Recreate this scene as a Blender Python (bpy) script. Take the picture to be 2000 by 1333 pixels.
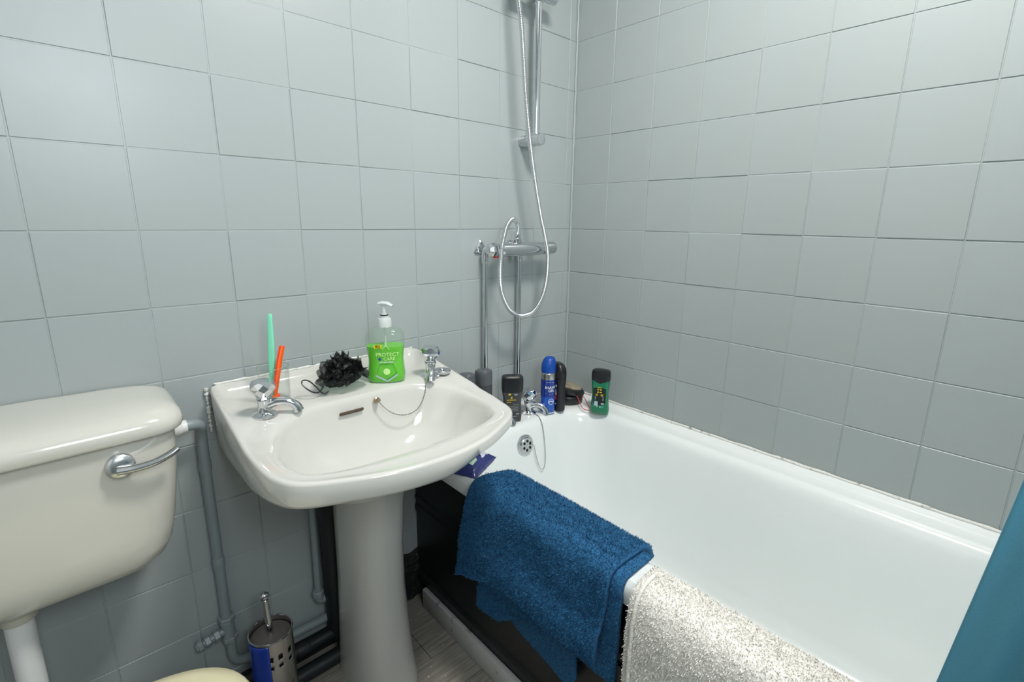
import bpy, bmesh, math, random
import numpy as np
from mathutils import Vector, Matrix, noise as mnoise

random.seed(7); rng = np.random.default_rng(7)
SC = bpy.context.scene; COL = SC.collection
for o in list(bpy.data.objects): bpy.data.objects.remove(o)

# ------------------------------------------------------------------ camera
cam_d = bpy.data.cameras.new('camera'); cam = bpy.data.objects.new('camera', cam_d); COL.objects.link(cam)
R_ = Vector((0.73499914, -0.67795034, 0.01263358)); U_ = Vector((0.14299224, 0.17318381, 0.97445399)); F_ = Vector((0.66281935, 0.71441634, -0.22423159))
cam.matrix_world = Matrix(((R_.x, U_.x, -F_.x, -1.3702), (R_.y, U_.y, -F_.y, -1.19595), (R_.z, U_.z, -F_.z, 1.16974), (0, 0, 0, 1)))
cam_d.sensor_width = 36; cam_d.lens = 36 * 957.16 / 2000; cam_d.shift_x = -8.04 / 2000; cam_d.shift_y = -16.43 / 2000
cam_d.clip_start = 0.02
SC.camera = cam
# ------------------------------------------------------------------ world, colour management
W = bpy.data.worlds.new('world'); SC.world = W; W.use_nodes = True
W.node_tree.nodes['Background'].inputs[0].default_value = (0.6, 0.7, 0.8, 1); W.node_tree.nodes['Background'].inputs[1].default_value = 0.3
vs = SC.view_settings; vs.view_transform = 'Standard'; vs.look = 'None'; vs.gamma = 1; vs.use_curve_mapping = False
vs.exposure = 0.03
# ------------------------------------------------------------------ room lights: ceiling lamp and added fill window
def area_light(name, loc, rot, shape, size, size_y, power, col):
    d = bpy.data.lights.new(name, 'AREA'); d.shape = shape; d.size = size
    if shape in ('RECTANGLE', 'ELLIPSE'): d.size_y = size_y
    d.energy = power; d.color = col
    o = bpy.data.objects.new(name, d); COL.objects.link(o); o.location = loc; o.rotation_euler = rot
    return o
LAMP = (-0.70, -0.98, 2.30)
area_light('ceiling_lamp_light', (LAMP[0], LAMP[1], 2.278), (0, 0, 0), 'DISK', 0.34, 0, 24, (1.0, 0.965, 0.925))
WIN = (-1.24, -1.72, 1.66)
area_light('window_fill', (WIN[0], -1.690, WIN[2]), (math.radians(90), 0, 0), 'RECTANGLE', 0.42, 0.50, 7.0, (0.90, 0.955, 1.0))  # cool frontal fill, added at an unseen window behind the camera

# ------------------------------------------------------------------ materials
def srgb(r, g, b):
    f = lambda c: (c / 255 / 12.92) if c / 255 <= 0.04045 else ((c / 255 + 0.055) / 1.055) ** 2.4
    return (f(r), f(g), f(b), 1)
def mat(name, col, rough=0.5, metal=0.0, bump=None, var=None, coat=0.0, sheen=0.0, trans=0.0, ior=1.5, rvar=None, sss=0.0):
    m = bpy.data.materials.new(name); m.use_nodes = True; nt = m.node_tree; b = nt.nodes['Principled BSDF']
    b.inputs['Base Color'].default_value = col; b.inputs['Roughness'].default_value = rough; b.inputs['Metallic'].default_value = metal
    b.inputs['Coat Weight'].default_value = coat; b.inputs['Coat Roughness'].default_value = 0.06
    b.inputs['Sheen Weight'].default_value = sheen; b.inputs['Transmission Weight'].default_value = trans; b.inputs['IOR'].default_value = ior
    b.inputs['Subsurface Weight'].default_value = sss
    tc = nt.nodes.new('ShaderNodeTexCoord')
    def nz(scale, detail=3.0, stretch=None):
        n = nt.nodes.new('ShaderNodeTexNoise'); n.inputs['Scale'].default_value = scale; n.inputs['Detail'].default_value = detail
        if stretch:
            mp = nt.nodes.new('ShaderNodeMapping'); mp.inputs['Scale'].default_value = stretch
            nt.links.new(tc.outputs['Object'], mp.inputs[0]); nt.links.new(mp.outputs[0], n.inputs['Vector'])
        else: nt.links.new(tc.outputs['Object'], n.inputs['Vector'])
        return n
    if bump:
        n = nz(bump[0], 4.0, bump[2] if len(bump) > 2 else None); bp = nt.nodes.new('ShaderNodeBump'); bp.inputs['Strength'].default_value = bump[1]; bp.inputs['Distance'].default_value = 0.002
        nt.links.new(n.outputs['Fac'], bp.inputs['Height']); nt.links.new(bp.outputs[0], b.inputs['Normal'])
    if var:   # (scale, colour2, contrast lo, hi)
        n = nz(var[0], 5.0, var[4] if len(var) > 4 else None); r = nt.nodes.new('ShaderNodeValToRGB')
        r.color_ramp.elements[0].position = var[2]; r.color_ramp.elements[1].position = var[3]
        r.color_ramp.elements[0].color = col; r.color_ramp.elements[1].color = var[1]
        nt.links.new(n.outputs['Fac'], r.inputs[0]); nt.links.new(r.outputs[0], b.inputs['Base Color'])
    if rvar:
        n = nz(rvar[0]); mr = nt.nodes.new('ShaderNodeMapRange'); mr.inputs[3].default_value = rvar[1]; mr.inputs[4].default_value = rvar[2]
        nt.links.new(n.outputs['Fac'], mr.inputs[0]); nt.links.new(mr.outputs[0], b.inputs['Roughness'])
    return m
def thin_clear(name, tint, refl=1.0, rough=0.03, opac=0.0, opcol=(1, 1, 1, 1)):
    m = bpy.data.materials.new(name); m.use_nodes = True; nt = m.node_tree; nt.nodes.clear()
    out = nt.nodes.new('ShaderNodeOutputMaterial'); tr = nt.nodes.new('ShaderNodeBsdfTransparent'); gl = nt.nodes.new('ShaderNodeBsdfGlossy')
    lw = nt.nodes.new('ShaderNodeLayerWeight'); lw.inputs[0].default_value = 0.5; fr = nt.nodes.new('ShaderNodeMath'); fr.operation = 'POWER'; fr.inputs[1].default_value = 3.0; nt.links.new(lw.outputs['Facing'], fr.inputs[0])
    f2 = nt.nodes.new('ShaderNodeMath'); f2.operation = 'MULTIPLY_ADD'; f2.inputs[1].default_value = 0.55 * refl; f2.inputs[2].default_value = 0.03; nt.links.new(fr.outputs[0], f2.inputs[0]); fr = f2; mx = nt.nodes.new('ShaderNodeMixShader')
    tr.inputs[0].default_value = tint; gl.inputs['Roughness'].default_value = rough
    nt.links.new(fr.outputs[0], mx.inputs[0]); nt.links.new(tr.outputs[0], mx.inputs[1]); nt.links.new(gl.outputs[0], mx.inputs[2])
    last = mx
    if opac > 0:
        df = nt.nodes.new('ShaderNodeBsdfDiffuse'); df.inputs[0].default_value = opcol; m2 = nt.nodes.new('ShaderNodeMixShader'); m2.inputs[0].default_value = opac
        nt.links.new(mx.outputs[0], m2.inputs[1]); nt.links.new(df.outputs[0], m2.inputs[2]); last = m2
    nt.links.new(last.outputs[0], out.inputs[0])
    return m

M = {}
M['paint'] = mat('grey_gloss_paint', srgb(165, 174, 175), 0.33, bump=(28, 0.10), var=(2.2, srgb(163, 171, 170), 0.35, 0.7), rvar=(6, 0.28, 0.42))
M['paint_pipe'] = mat('grey_pipe_paint', srgb(140, 151, 154), 0.38, bump=(60, 0.2))
M['ceramic'] = mat('white_glazed_ceramic', srgb(206, 206, 200), 0.10, coat=0.4)
M['bowl'] = M['ceramic']
M['cistern'] = mat('offwhite_cistern_ceramic', srgb(208, 207, 198), 0.13, coat=0.3)
M['acrylic'] = mat('white_bath_acrylic', srgb(232, 237, 236), 0.13, coat=0.3, rvar=(3, 0.10, 0.2))
M['chrome'] = mat('chrome', (0.70, 0.71, 0.73, 1), 0.07, 1.0)
M['chrome_dull'] = mat('dull_chrome', (0.62, 0.63, 0.64, 1), 0.22, 1.0, rvar=(40, 0.15, 0.35))
M['steel'] = mat('brushed_steel', (0.58, 0.56, 0.54, 1), 0.26, 1.0)
M['black_paint'] = mat('black_panel_paint', srgb(26, 31, 32), 0.42, bump=(35, 0.25), var=(9, srgb(36, 41, 42), 0.45, 0.75))
M['rough_black'] = mat('rough_black_plaster', srgb(22, 26, 25), 0.75, bump=(60, 1.0), var=(70, srgb(120, 124, 120), 0.68, 0.74))
M['waste'] = mat('dark_waste_pipe', srgb(30, 36, 38), 0.5, bump=(70, 0.4), var=(90, srgb(110, 116, 116), 0.70, 0.78))
M['skirt'] = mat('white_skirting_gloss', srgb(205, 206, 204), 0.35, bump=(50, 0.3), var=(30, srgb(150, 150, 146), 0.62, 0.72))
M['sealant'] = mat('white_sealant', srgb(226, 226, 220), 0.5, bump=(120, 0.8), var=(60, srgb(150, 156, 154), 0.6, 0.7))
M['plank'] = mat('grey_wood_vinyl', srgb(168, 163, 152), 0.45, bump=(40, 0.2, (1, 12, 1)), var=(9, srgb(126, 121, 112), 0.3, 0.75, (1.2, 14, 1)))
M['plank2'] = mat('grey_wood_vinyl_dark', srgb(158, 153, 143), 0.45, bump=(40, 0.2, (1, 12, 1)), var=(9, srgb(116, 111, 103), 0.3, 0.75, (1.2, 14, 1)))
M['joint'] = mat('dark_floor_joint', srgb(50, 48, 45), 0.8)
M['ceil'] = mat('white_ceiling_paint', srgb(240, 240, 238), 0.8)
M['magnolia'] = mat('pale_wall_paint', srgb(160, 170, 173), 0.5)
M['door'] = mat('white_door_gloss', srgb(235, 235, 232), 0.35)
M['towel'] = mat('blue_terry', srgb(42, 106, 150), 0.95, bump=(420, 0.6), var=(230, srgb(24, 72, 116), 0.40, 0.66))
M['towel_pile'] = mat('blue_terry_loops', srgb(50, 116, 158), 0.95, var=(170, srgb(18, 70, 112), 0.38, 0.64))
M['mat'] = mat('cream_terry', srgb(238, 236, 229), 0.95, bump=(260, 0.8), var=(150, srgb(220, 217, 209), 0.4, 0.65))
M['mat_pile'] = mat('cream_terry_loops', srgb(242, 240, 234), 0.95, var=(120, srgb(226, 223, 216), 0.4, 0.65))
M['curtain'] = mat('teal_curtain_fabric', srgb(90, 158, 182), 0.55, bump=(500, 0.15), var=(3, srgb(78, 142, 168), 0.4, 0.7))
M['black_plastic'] = mat('black_plastic', srgb(30, 31, 34), 0.32)
M['dark_grey_plastic'] = mat('dark_grey_plastic', srgb(62, 63, 66), 0.34)
M['cap_grey'] = mat('grey_cap_plastic', srgb(84, 88, 92), 0.36)
M['blue_metal'] = mat('blue_can_paint', srgb(12, 84, 190), 0.22, 0.15, coat=0.4)
M['blue_dark'] = mat('navy_can_paint', srgb(18, 48, 140), 0.22, 0.15, coat=0.4)
M['blue_cap'] = mat('blue_cap_plastic', srgb(8, 70, 160), 0.35)
M['green'] = mat('green_bottle_plastic', srgb(10, 118, 84), 0.22, coat=0.3)
M['label_dark'] = mat('dark_green_label', srgb(22, 34, 30), 0.35)
M['white_print'] = mat('white_print', srgb(232, 236, 238), 0.45)
M['pale_print'] = mat('grey_print', srgb(150, 156, 154), 0.5)
M['yellow_print'] = mat('yellow_print', srgb(226, 196, 40), 0.45)
M['yellow_bright'] = mat('bright_yellow_sticker', srgb(240, 232, 30), 0.4)
M['black_print'] = mat('black_print', srgb(24, 24, 20), 0.5)
M['blue_print'] = mat('blue_print', srgb(20, 60, 160), 0.4)
M['red_print'] = mat('red_print', srgb(226, 48, 36), 0.4)
M['palegreen_print'] = mat('pale_green_print', srgb(196, 240, 150), 0.4)
M['silver_print'] = mat('silver_print', srgb(186, 204, 220), 0.3, 0.3)
M['darkgreen_print'] = mat('dark_green_print', srgb(40, 140, 40), 0.4)
M['mint'] = mat('mint_plastic', srgb(130, 226, 190), 0.35, sss=0.1)
M['orange'] = mat('orange_plastic', srgb(255, 96, 14), 0.3, sss=0.05)
M['red_cord'] = mat('red_cord', srgb(206, 60, 76), 0.6)
M['cream_lid'] = mat('cream_toilet_seat_plastic', srgb(228, 222, 186), 0.28, coat=0.2)
M['brush_lid'] = mat('dull_grey_lid', srgb(128, 120, 116), 0.45, 0.4)
M['collar'] = mat('aged_cream_plastic', srgb(206, 203, 188), 0.4)
M['white_plastic'] = mat('white_plastic', srgb(232, 234, 232), 0.35)
M['pump'] = mat('translucent_white_plastic', srgb(228, 234, 232), 0.3, trans=0.25)
M['brown'] = mat('dark_overflow_slot', srgb(84, 70, 60), 0.7)
M['dark'] = mat('dark_opening', srgb(14, 14, 14), 0.7)
M['old_metal'] = mat('tarnished_brass', srgb(170, 150, 126), 0.35, 0.8)
M['blue_sticker'] = mat('blue_film', srgb(16, 62, 170), 0.25, coat=0.3)
M['wipes_blue'] = mat('navy_film_packet', srgb(44, 52, 112), 0.25, coat=0.3, bump=(40, 0.7))
M['wipes_white'] = mat('white_film_packet', srgb(206, 214, 226), 0.3, bump=(40, 0.5))
M['wipes_green'] = mat('pale_green_print_film', srgb(176, 206, 176), 0.35)
M['wood_soap'] = mat('worn_beige_pad', srgb(150, 142, 124), 0.6, var=(60, srgb(120, 108, 86), 0.45, 0.65))
M['clear'] = thin_clear('clear_glass', (0.965, 0.975, 0.97, 1))
M['clear_plastic'] = thin_clear('clear_plastic', (0.93, 0.965, 0.94, 1), opac=0.04, opcol=srgb(210, 230, 210))
M['netting'] = thin_clear('black_nylon_net', (0.34, 0.35, 0.35, 1), rough=0.35, opac=0.42, opcol=srgb(34, 38, 37))
M['puff'] = mat('black_nylon_puff', srgb(34, 38, 37), 0.5, bump=(330, 0.9), var=(160, srgb(86, 92, 90), 0.56, 0.72))
M['liquid'] = mat('green_hand_soap', srgb(122, 228, 48), 0.12, trans=0.30, ior=1.34, sss=0.2)
def emit(name, col, s):
    m = bpy.data.materials.new(name); m.use_nodes = True; nt = m.node_tree; b = nt.nodes['Principled BSDF']
    b.inputs['Base Color'].default_value = col; b.inputs['Emission Color'].default_value = col; b.inputs['Emission Strength'].default_value = s
    return m
M['lamp_glass'] = emit('lit_opal_glass', (1.0, 0.95, 0.87, 1), 2.0)
M['frosted'] = emit('fill_window_glass', (0.90, 0.955, 1.0, 1), 3.5)  # glowing pane of the added fill window

# ------------------------------------------------------------------ object helpers
def root_loc(p):
    while p is not None:
        if p.parent is None: return Vector(p.location)
        p = p.parent
    return Vector((0, 0, 0))
def obj(name, vf, m, parent=None, smooth=35, origin=None):
    v, f = vf
    off = root_loc(parent) if parent else Vector(origin) if origin else Vector((0, 0, 0))
    me = bpy.data.meshes.new(name)
    v = np.asarray(v, dtype=float).reshape(-1, 3) - np.array(off)
    me.from_pydata(v.tolist(), [], [list(x) for x in f]); me.validate()
    ms = m if isinstance(m, (list, tuple)) else [m]
    for x in ms: me.materials.append(M[x])
    if smooth is not None:
        me.polygons.foreach_set('use_smooth', [True] * len(me.polygons))
        if smooth < 180: me.set_sharp_from_angle(angle=math.radians(smooth))
    bm = bmesh.new(); bm.from_mesh(me); bmesh.ops.recalc_face_normals(bm, faces=bm.faces[:]); bm.to_mesh(me); bm.free()
    o = bpy.data.objects.new(name, me); COL.objects.link(o)
    if parent is not None: o.parent = parent
    elif origin: o.location = off
    return o
def tag(o, label, cat=None, group=None, kind=None):
    o['label'] = label
    if cat: o['category'] = cat
    if group: o['group'] = group
    if kind: o['kind'] = kind
    return o
def thing(name, label, cat, loc, group=None):
    o = bpy.data.objects.new(name, None); o.empty_display_size = 0.05; COL.objects.link(o); o.location = loc
    return tag(o, label, cat, group)
def struct(o, label=None):
    o['kind'] = 'structure'
    if label: o['label'] = label
    return o
def join(*parts):
    V = []; Fc = []
    for v, f in parts:
        n = len(V); V += [tuple(p) for p in np.asarray(v, dtype=float).reshape(-1, 3)]; Fc += [[i + n for i in q] for q in f]
    return V, Fc
def frame(axis):
    a = Vector(axis).normalized(); t = Vector((0, 0, 1)) if abs(a.z) < 0.9 else Vector((1, 0, 0))
    x = t.cross(a).normalized(); return x, a.cross(x).normalized(), a
def loft(rings, close=True, cap0=True, cap1=True):
    V = []; Fc = []; n = len(rings[0])
    for r in rings: V += [tuple(p) for p in r]
    for i in range(len(rings) - 1):
        for j in range(n if close else n - 1):
            k = (j + 1) % n; Fc.append([i * n + j, i * n + k, (i + 1) * n + k, (i + 1) * n + j])
    if cap0: Fc.append(list(range(n))[::-1])
    if cap1: Fc.append([(len(rings) - 1) * n + j for j in range(n)])
    return V, Fc
def lathe(prof, base, axis=(0, 0, 1), segs=32, phase=0.0, cap=True):
    x, y, a = frame(axis); b = Vector(base); rings = []
    for r, h in prof:
        rings.append([tuple(b + a * h + x * (max(r, 1e-5) * math.cos(t)) + y * (max(r, 1e-5) * math.sin(t))) for t in [phase + 2 * math.pi * k / segs for k in range(segs)]])
    return loft(rings, True, cap, cap)
def tube(path, rad, segs=14, cap=True, flat=None):
    P = [Vector(p) for p in path]; n = len(P); rads = rad if hasattr(rad, '__len__') else [rad] * n
    T = [(P[min(i + 1, n - 1)] - P[max(i - 1, 0)]).normalized() for i in range(n)]
    x, y, a = frame(T[0]); rings = []
    for i in range(n):
        x = (x - T[i] * x.dot(T[i])).normalized(); y = T[i].cross(x)
        rings.append([tuple(P[i] + x * (rads[i] * math.cos(t)) + y * (rads[i] * (flat or 1) * math.sin(t))) for t in [2 * math.pi * k / segs for k in range(segs)]])
    return loft(rings, True, cap, cap)
def cat_rom(pts, per=10, closed=False):
    P = [np.array(p, float) for p in pts]; n = len(P); out = []
    rngi = range(n) if closed else range(n - 1)
    for i in rngi:
        p0 = P[(i - 1) % n] if (closed or i > 0) else P[0] * 2 - P[1]; p1 = P[i]; p2 = P[(i + 1) % n]
        p3 = P[(i + 2) % n] if (closed or i + 2 < n) else P[-1] * 2 - P[-2]
        for k in range(per):
            t = k / per
            out.append(0.5 * ((2 * p1) + (-p0 + p2) * t + (2 * p0 - 5 * p1 + 4 * p2 - p3) * t * t + (-p0 + 3 * p1 - 3 * p2 + p3) * t ** 3))
    if not closed: out.append(P[-1])
    return out
def resample(pts, n):
    P = np.array(pts, float); d = np.r_[0, np.cumsum(np.linalg.norm(np.diff(P, axis=0), axis=1))]; s = np.linspace(0, d[-1], n)
    return np.stack([np.interp(s, d, P[:, k]) for k in range(P.shape[1])], 1)
def box(c, s, bev=0.0, rot=None, seg=2):
    bm = bmesh.new(); bmesh.ops.create_cube(bm, size=1.0)
    for v in bm.verts: v.co = Vector((v.co.x * s[0], v.co.y * s[1], v.co.z * s[2]))
    if bev > 0: bmesh.ops.bevel(bm, geom=bm.edges[:], offset=bev, segments=seg, affect='EDGES', profile=0.5)
    Rm = rot if rot is not None else Matrix.Identity(3)
    bm.verts.ensure_lookup_table(); V = [tuple(Rm @ v.co + Vector(c)) for v in bm.verts]; Fc = [[v.index for v in f.verts] for f in bm.faces]; bm.free()
    return V, Fc
def rotz(a): return Matrix.Rotation(a, 3, 'Z')
def chain_mesh(path, pitch=0.0032, r=0.0013):
    P = np.array(path, float); d = np.r_[0, np.cumsum(np.linalg.norm(np.diff(P, axis=0), axis=1))]; n = int(d[-1] / pitch)
    Q = resample(path, n + 1); rads = [r * (1.0 if i % 2 == 0 else 0.55) for i in range(n + 1)]
    return tube([tuple(q) for q in Q], rads, 6)
def bend_path(pts, r, per=6):   # polyline with rounded corners
    P = [Vector(p) for p in pts]; out = [P[0]]
    for i in range(1, len(P) - 1):
        a = (P[i - 1] - P[i]); b = (P[i + 1] - P[i]); rr = min(r, a.length * 0.49, b.length * 0.49); p0 = P[i] + a.normalized() * rr; p2 = P[i] + b.normalized() * rr
        for k in range(per + 1):
            t = k / per; out.append(p0 * (1 - t) ** 2 + P[i] * 2 * t * (1 - t) + p2 * t * t)
    out.append(P[-1]); return out
def text_mesh(s, size, extrude=0.0002):
    cu = bpy.data.curves.new('txt', 'FONT'); cu.body = s; cu.size = size; cu.align_x = 'CENTER'; cu.align_y = 'CENTER'; cu.extrude = extrude; cu.resolution_u = 3; cu.offset = size * 0.012
    o = bpy.data.objects.new('txt', cu); COL.objects.link(o); dg = bpy.context.evaluated_depsgraph_get(); dg.update()
    me = bpy.data.meshes.new_from_object(o.evaluated_get(dg)); V = [tuple(v.co) for v in me.vertices]; Fc = [list(p.vertices) for p in me.polygons]
    bpy.data.objects.remove(o); bpy.data.curves.remove(cu); bpy.data.meshes.remove(me)
    return V, Fc
def bars(lst, th=0.0003):    # list of (x, y, w, h) flat print blocks in a local label plane
    V = []; Fc = []
    for x, y, w, h in lst:
        v, f = box((x, y, 0), (w, h, th)); n = len(V); V += v; Fc += [[i + n for i in q] for q in f]
    return V, Fc
def wrap_cyl(vf, c, rad, ang):   # local label (x across, y up, z out) wrapped on a vertical cylinder, ang = facing direction
    V = []
    for x, y, z in vf[0]:
        t = ang + x / rad; V.append((c[0] + (rad + z) * math.cos(t), c[1] + (rad + z) * math.sin(t), c[2] + y))
    return V, vf[1]
def place_label(vf, c, ang, surf=None):  # flat label facing direction ang at centre c; surf(x,y)->extra offset outwards
    n = Vector((math.cos(ang), math.sin(ang), 0)); x_ = Vector((-math.sin(ang), math.cos(ang), 0)); V = []
    for x, y, z in vf[0]:
        e = surf(x, y) if surf else 0
        V.append(tuple(Vector(c) + x_ * x + Vector((0, 0, y)) + n * (z + e)))
    return V, vf[1]

# ------------------------------------------------------------------ the room
X0, Y0, H = -2.05, -1.72, 2.36
S = 0.152; ZC = 1.14; OL = 0.2367; OR = 1.0331; JW = 0.0022; TH = 0.008; FACE = 0.0013
wall_l = struct(obj('wall_left', box((X0 / 2, FACE + 0.05, H / 2), (-X0 + 0.2, 0.1, H)), 'paint', None, None))
wall_r = struct(obj('wall_right', box((FACE + 0.05, Y0 / 2, H / 2), (0.1, -Y0 + 0.1, H)), 'paint', None, None))
wall_f = struct(obj('wall_front', join(box((X0 / 2 - 0.3, Y0 - 0.05, 0.59), (-X0 - 0.4, 0.1, 1.18)),), 'magnolia', None, None))
bpy.data.objects.remove(wall_f)
wx0, wx1, wz0, wz1 = WIN[0] - 0.23, WIN[0] + 0.23, WIN[2] - 0.27, WIN[2] + 0.27
wall_f = struct(obj('wall_front', join(
    box((X0 / 2, Y0 - 0.05, wz0 / 2), (-X0, 0.1, wz0)), box((X0 / 2, Y0 - 0.05, (wz1 + H) / 2), (-X0, 0.1, H - wz1)),
    box(((X0 + wx0) / 2, Y0 - 0.05, WIN[2]), (wx0 - X0, 0.1, wz1 - wz0)), box((wx1 / 2, Y0 - 0.05, WIN[2]), (-wx1, 0.1, wz1 - wz0))), 'magnolia', None, None))
wall_s = struct(obj('wall_side', box((X0 - 0.05, Y0 / 2, H / 2), (0.1, -Y0 + 0.1, H)), 'magnolia', None, None))
ceiling = struct(obj('ceiling', box((X0 / 2, Y0 / 2, H + 0.03), (-X0 + 0.2, -Y0 + 0.2, 0.06)), 'ceil', None, None))
floor = struct(obj('floor', box((X0 / 2, Y0 / 2, -0.032), (-X0 + 0.2, -Y0 + 0.2, 0.06)), 'joint', None, None))
# planks along x
pw = 0.118; k = 0; plank_me = {}
for j in range(15):
    y1 = -0.001 - j * pw; y0 = max(y1 - pw, Y0 - 0.02); xs = X0 + 0.001; off = (j * 0.37) % 0.9
    cuts = [X0] + [c for c in [X0 + off + 0.9 * q for q in range(0, 4)] if X0 + 0.05 < c < -0.05] + [0]
    for a, b in zip(cuts[:-1], cuts[1:]):
        o = obj('plank', box(((a + b) / 2, (y0 + y1) / 2, -0.002), (b - a - 0.0016, y1 - y0 - 0.0016, 0.004), 0.0006, seg=1), 'plank' if (k * 7) % 3 else 'plank2', floor, 30); k += 1

def tile_mesh(w, h, axis):
    bm = bmesh.new(); bmesh.ops.create_cube(bm, size=1.0)
    for v in bm.verts:
        v.co = Vector((v.co.x * w, v.co.y * TH, v.co.z * h)) if axis == 'x' else Vector((v.co.x * TH, v.co.y * w, v.co.z * h))
    n = Vector((0, -1, 0)) if axis == 'x' else Vector((-1, 0, 0))
    fr = [f for f in bm.faces if f.normal.dot(n) > 0.9]; es = list({e for f in fr for e in f.edges})
    bmesh.ops.bevel(bm, geom=es, offset=0.0009, segments=1, affect='EDGES', profile=0.5)
    me = bpy.data.meshes.new('tile'); bm.to_mesh(me); bm.free(); me.materials.append(M['paint'])
    return me
tile_cache = {}
def put_tile(wall, axis, c0, c1, z0, z1):
    w = abs(c1 - c0) - JW; h = z1 - z0 - JW
    if w < 0.004 or h < 0.004: return
    key = (axis, round(w, 4), round(h, 4))
    if key not in tile_cache: tile_cache[key] = tile_mesh(w, h, axis)
    o = bpy.data.objects.new('tile', tile_cache[key]); COL.objects.link(o); o.parent = wall
    d = TH / 2 + random.uniform(-0.0007, 0.0007); c = (c0 + c1) / 2; zc = (z0 + z1) / 2
    t1, t2, t3 = (random.gauss(0, 0.0032), random.gauss(0, 0.0028), random.gauss(0, 0.0022))
    if axis == 'x': o.location = (c, d, zc); o.rotation_euler = (t1, t3, t2)
    else: o.location = (d, c, zc); o.rotation_euler = (t3, t1, t2)
zj = [0.0] + [ZC + S * q for q in range(-7, 9)]
if zj[-1] < H: zj.append(H)
zj = [min(z, H) for z in zj]
xj = [-0.001] + [-(OL + j) * S for j in range(0, 14) if (OL + j) * S < -X0] + [X0]
yj = [-0.001] + [-(OR + j) * S for j in range(0, 12) if (OR + j) * S < -Y0] + [Y0]
for a, b in zip(zj[:-1], zj[1:]):
    for c, d in zip(xj[:-1], xj[1:]):
        if b < 0.5 and c > -0.60: continue          # hidden behind the bath
        put_tile(wall_l, 'x', c, d, a, b)
    if b > 0.5:
        for c, d in zip(yj[:-1], yj[1:]): put_tile(wall_r, 'y', c, d, a, b)
# painted bead down the corner
Q = [(-0.003 + 0.0008 * math.sin(i * 1.7), -0.003 + 0.0006 * math.cos(i * 2.3), 0.535 + i * 0.02) for i in range(0, 91)]
struct(obj('trim_1', tube(Q, [0.0042 + 0.0006 * random.random() for _ in Q], 10), 'paint', None, 60), 'painted sealant bead down the corner where the tiled walls meet')
# rough black broken plaster low on the left wall beside the bath panel
V = []; Fc = []; nx, nz_ = 22, 26
for i in range(nx):
    for j in range(nz_):
        x = -0.86 + 0.23 * i / (nx - 1); z = 0.0 + 0.16 * j / (nz_ - 1); e = math.sin(math.pi * i / (nx - 1)) ** 0.4 * min(1, (nz_ - 1 - j) / 4)
        V.append((x, -0.001 - e * (0.010 + 0.016 * abs(mnoise.noise(Vector((x * 60, z * 60, 3))))), z + 0.008 * mnoise.noise(Vector((x * 30, 1, z * 9)))))
for i in range(nx - 1):
    for j in range(nz_ - 1): Fc.append([i * nz_ + j, (i + 1) * nz_ + j, (i + 1) * nz_ + j + 1, i * nz_ + j + 1])
obj('broken_plaster', (V, Fc), 'rough_black', wall_l, None)
# black baseboard on the left wall
struct(obj('baseboard_left', box((-1.375, -0.009, 0.030), (1.34, 0.012, 0.060), 0.004), 'waste', None, 30), 'black painted baseboard strip along the tiled wall under the pipes')
# white skirting strip in front of the bath panel
struct(obj('trim_2', box((-0.692, -0.88, 0.0325), (0.016, 1.63, 0.065), 0.0035), 'skirt', None, 40), 'white painted skirting strip on the floor in front of the black bath panel')
# sealant between bath and walls
Q = [(-0.004, -0.004 - i * 0.02, 0.5445 + 0.0006 * math.sin(i * 1.3) + 0.0006 * random.random()) for i in range(0, 85)]
struct(obj('trim_3', tube(Q, [0.0034 + 0.0012 * random.random() for _ in Q], 8), 'sealant', None, 60), 'white sealant bead between bath rim and right tiled wall')
Q = [(-0.004 - i * 0.02, -0.004, 0.545 + 0.0015 * math.sin(i * 1.9)) for i in range(0, 34)]
struct(obj('trim_4', tube(Q, [0.0036 + 0.001 * random.random() for _ in Q], 8), 'sealant', None, 60), 'white sealant bead between bath end and left tiled wall')
# unseen window added for fill behind the camera, door in the side wall, lamp on the ceiling
win = struct(obj('fill_window', join(box((WIN[0], Y0 - 0.01, wz0 + 0.015), (0.46, 0.05, 0.03), 0.004), box((WIN[0], Y0 - 0.01, wz1 - 0.015), (0.46, 0.05, 0.03), 0.004),
    box((wx0 + 0.015, Y0 - 0.01, WIN[2]), (0.03, 0.05, 0.48), 0.004), box((wx1 - 0.015, Y0 - 0.01, WIN[2]), (0.03, 0.05, 0.48), 0.004)), 'white_plastic', None, 30), 'small white frame of an unseen window added behind the camera for fill light')
obj('pane', box((WIN[0], Y0 - 0.012, WIN[2]), (0.40, 0.006, 0.48)), 'frosted', win, None)
dr = struct(obj('door_1', box((X0 + 0.02, -0.9, 1.0), (0.04, 0.76, 2.0), 0.004), 'door', None, 30), 'white door in the side wall')
obj('handle', tube(bend_path([(X0 + 0.04, -0.60, 1.0), (X0 + 0.09, -0.60, 1.0), (X0 + 0.09, -0.72, 1.0)], 0.02), 0.009), 'chrome', dr)
lp = thing('ceiling_lamp', 'round opal ceiling lamp above the toilet and basin', 'lamp', (LAMP[0], LAMP[1], H))
obj('base', lathe([(0.0, 0.0), (0.19, 0.0), (0.19, 0.03), (0.178, 0.034), (0, 0.034)], (LAMP[0], LAMP[1], H), (0, 0, -1), 48), 'white_plastic', lp)
obj('diffuser', lathe([(0.0, 0.034), (0.175, 0.034), (0.172, 0.055), (0.15, 0.07), (0, 0.076)], (LAMP[0], LAMP[1], H), (0, 0, -1), 48), 'lamp_glass', lp)

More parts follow.
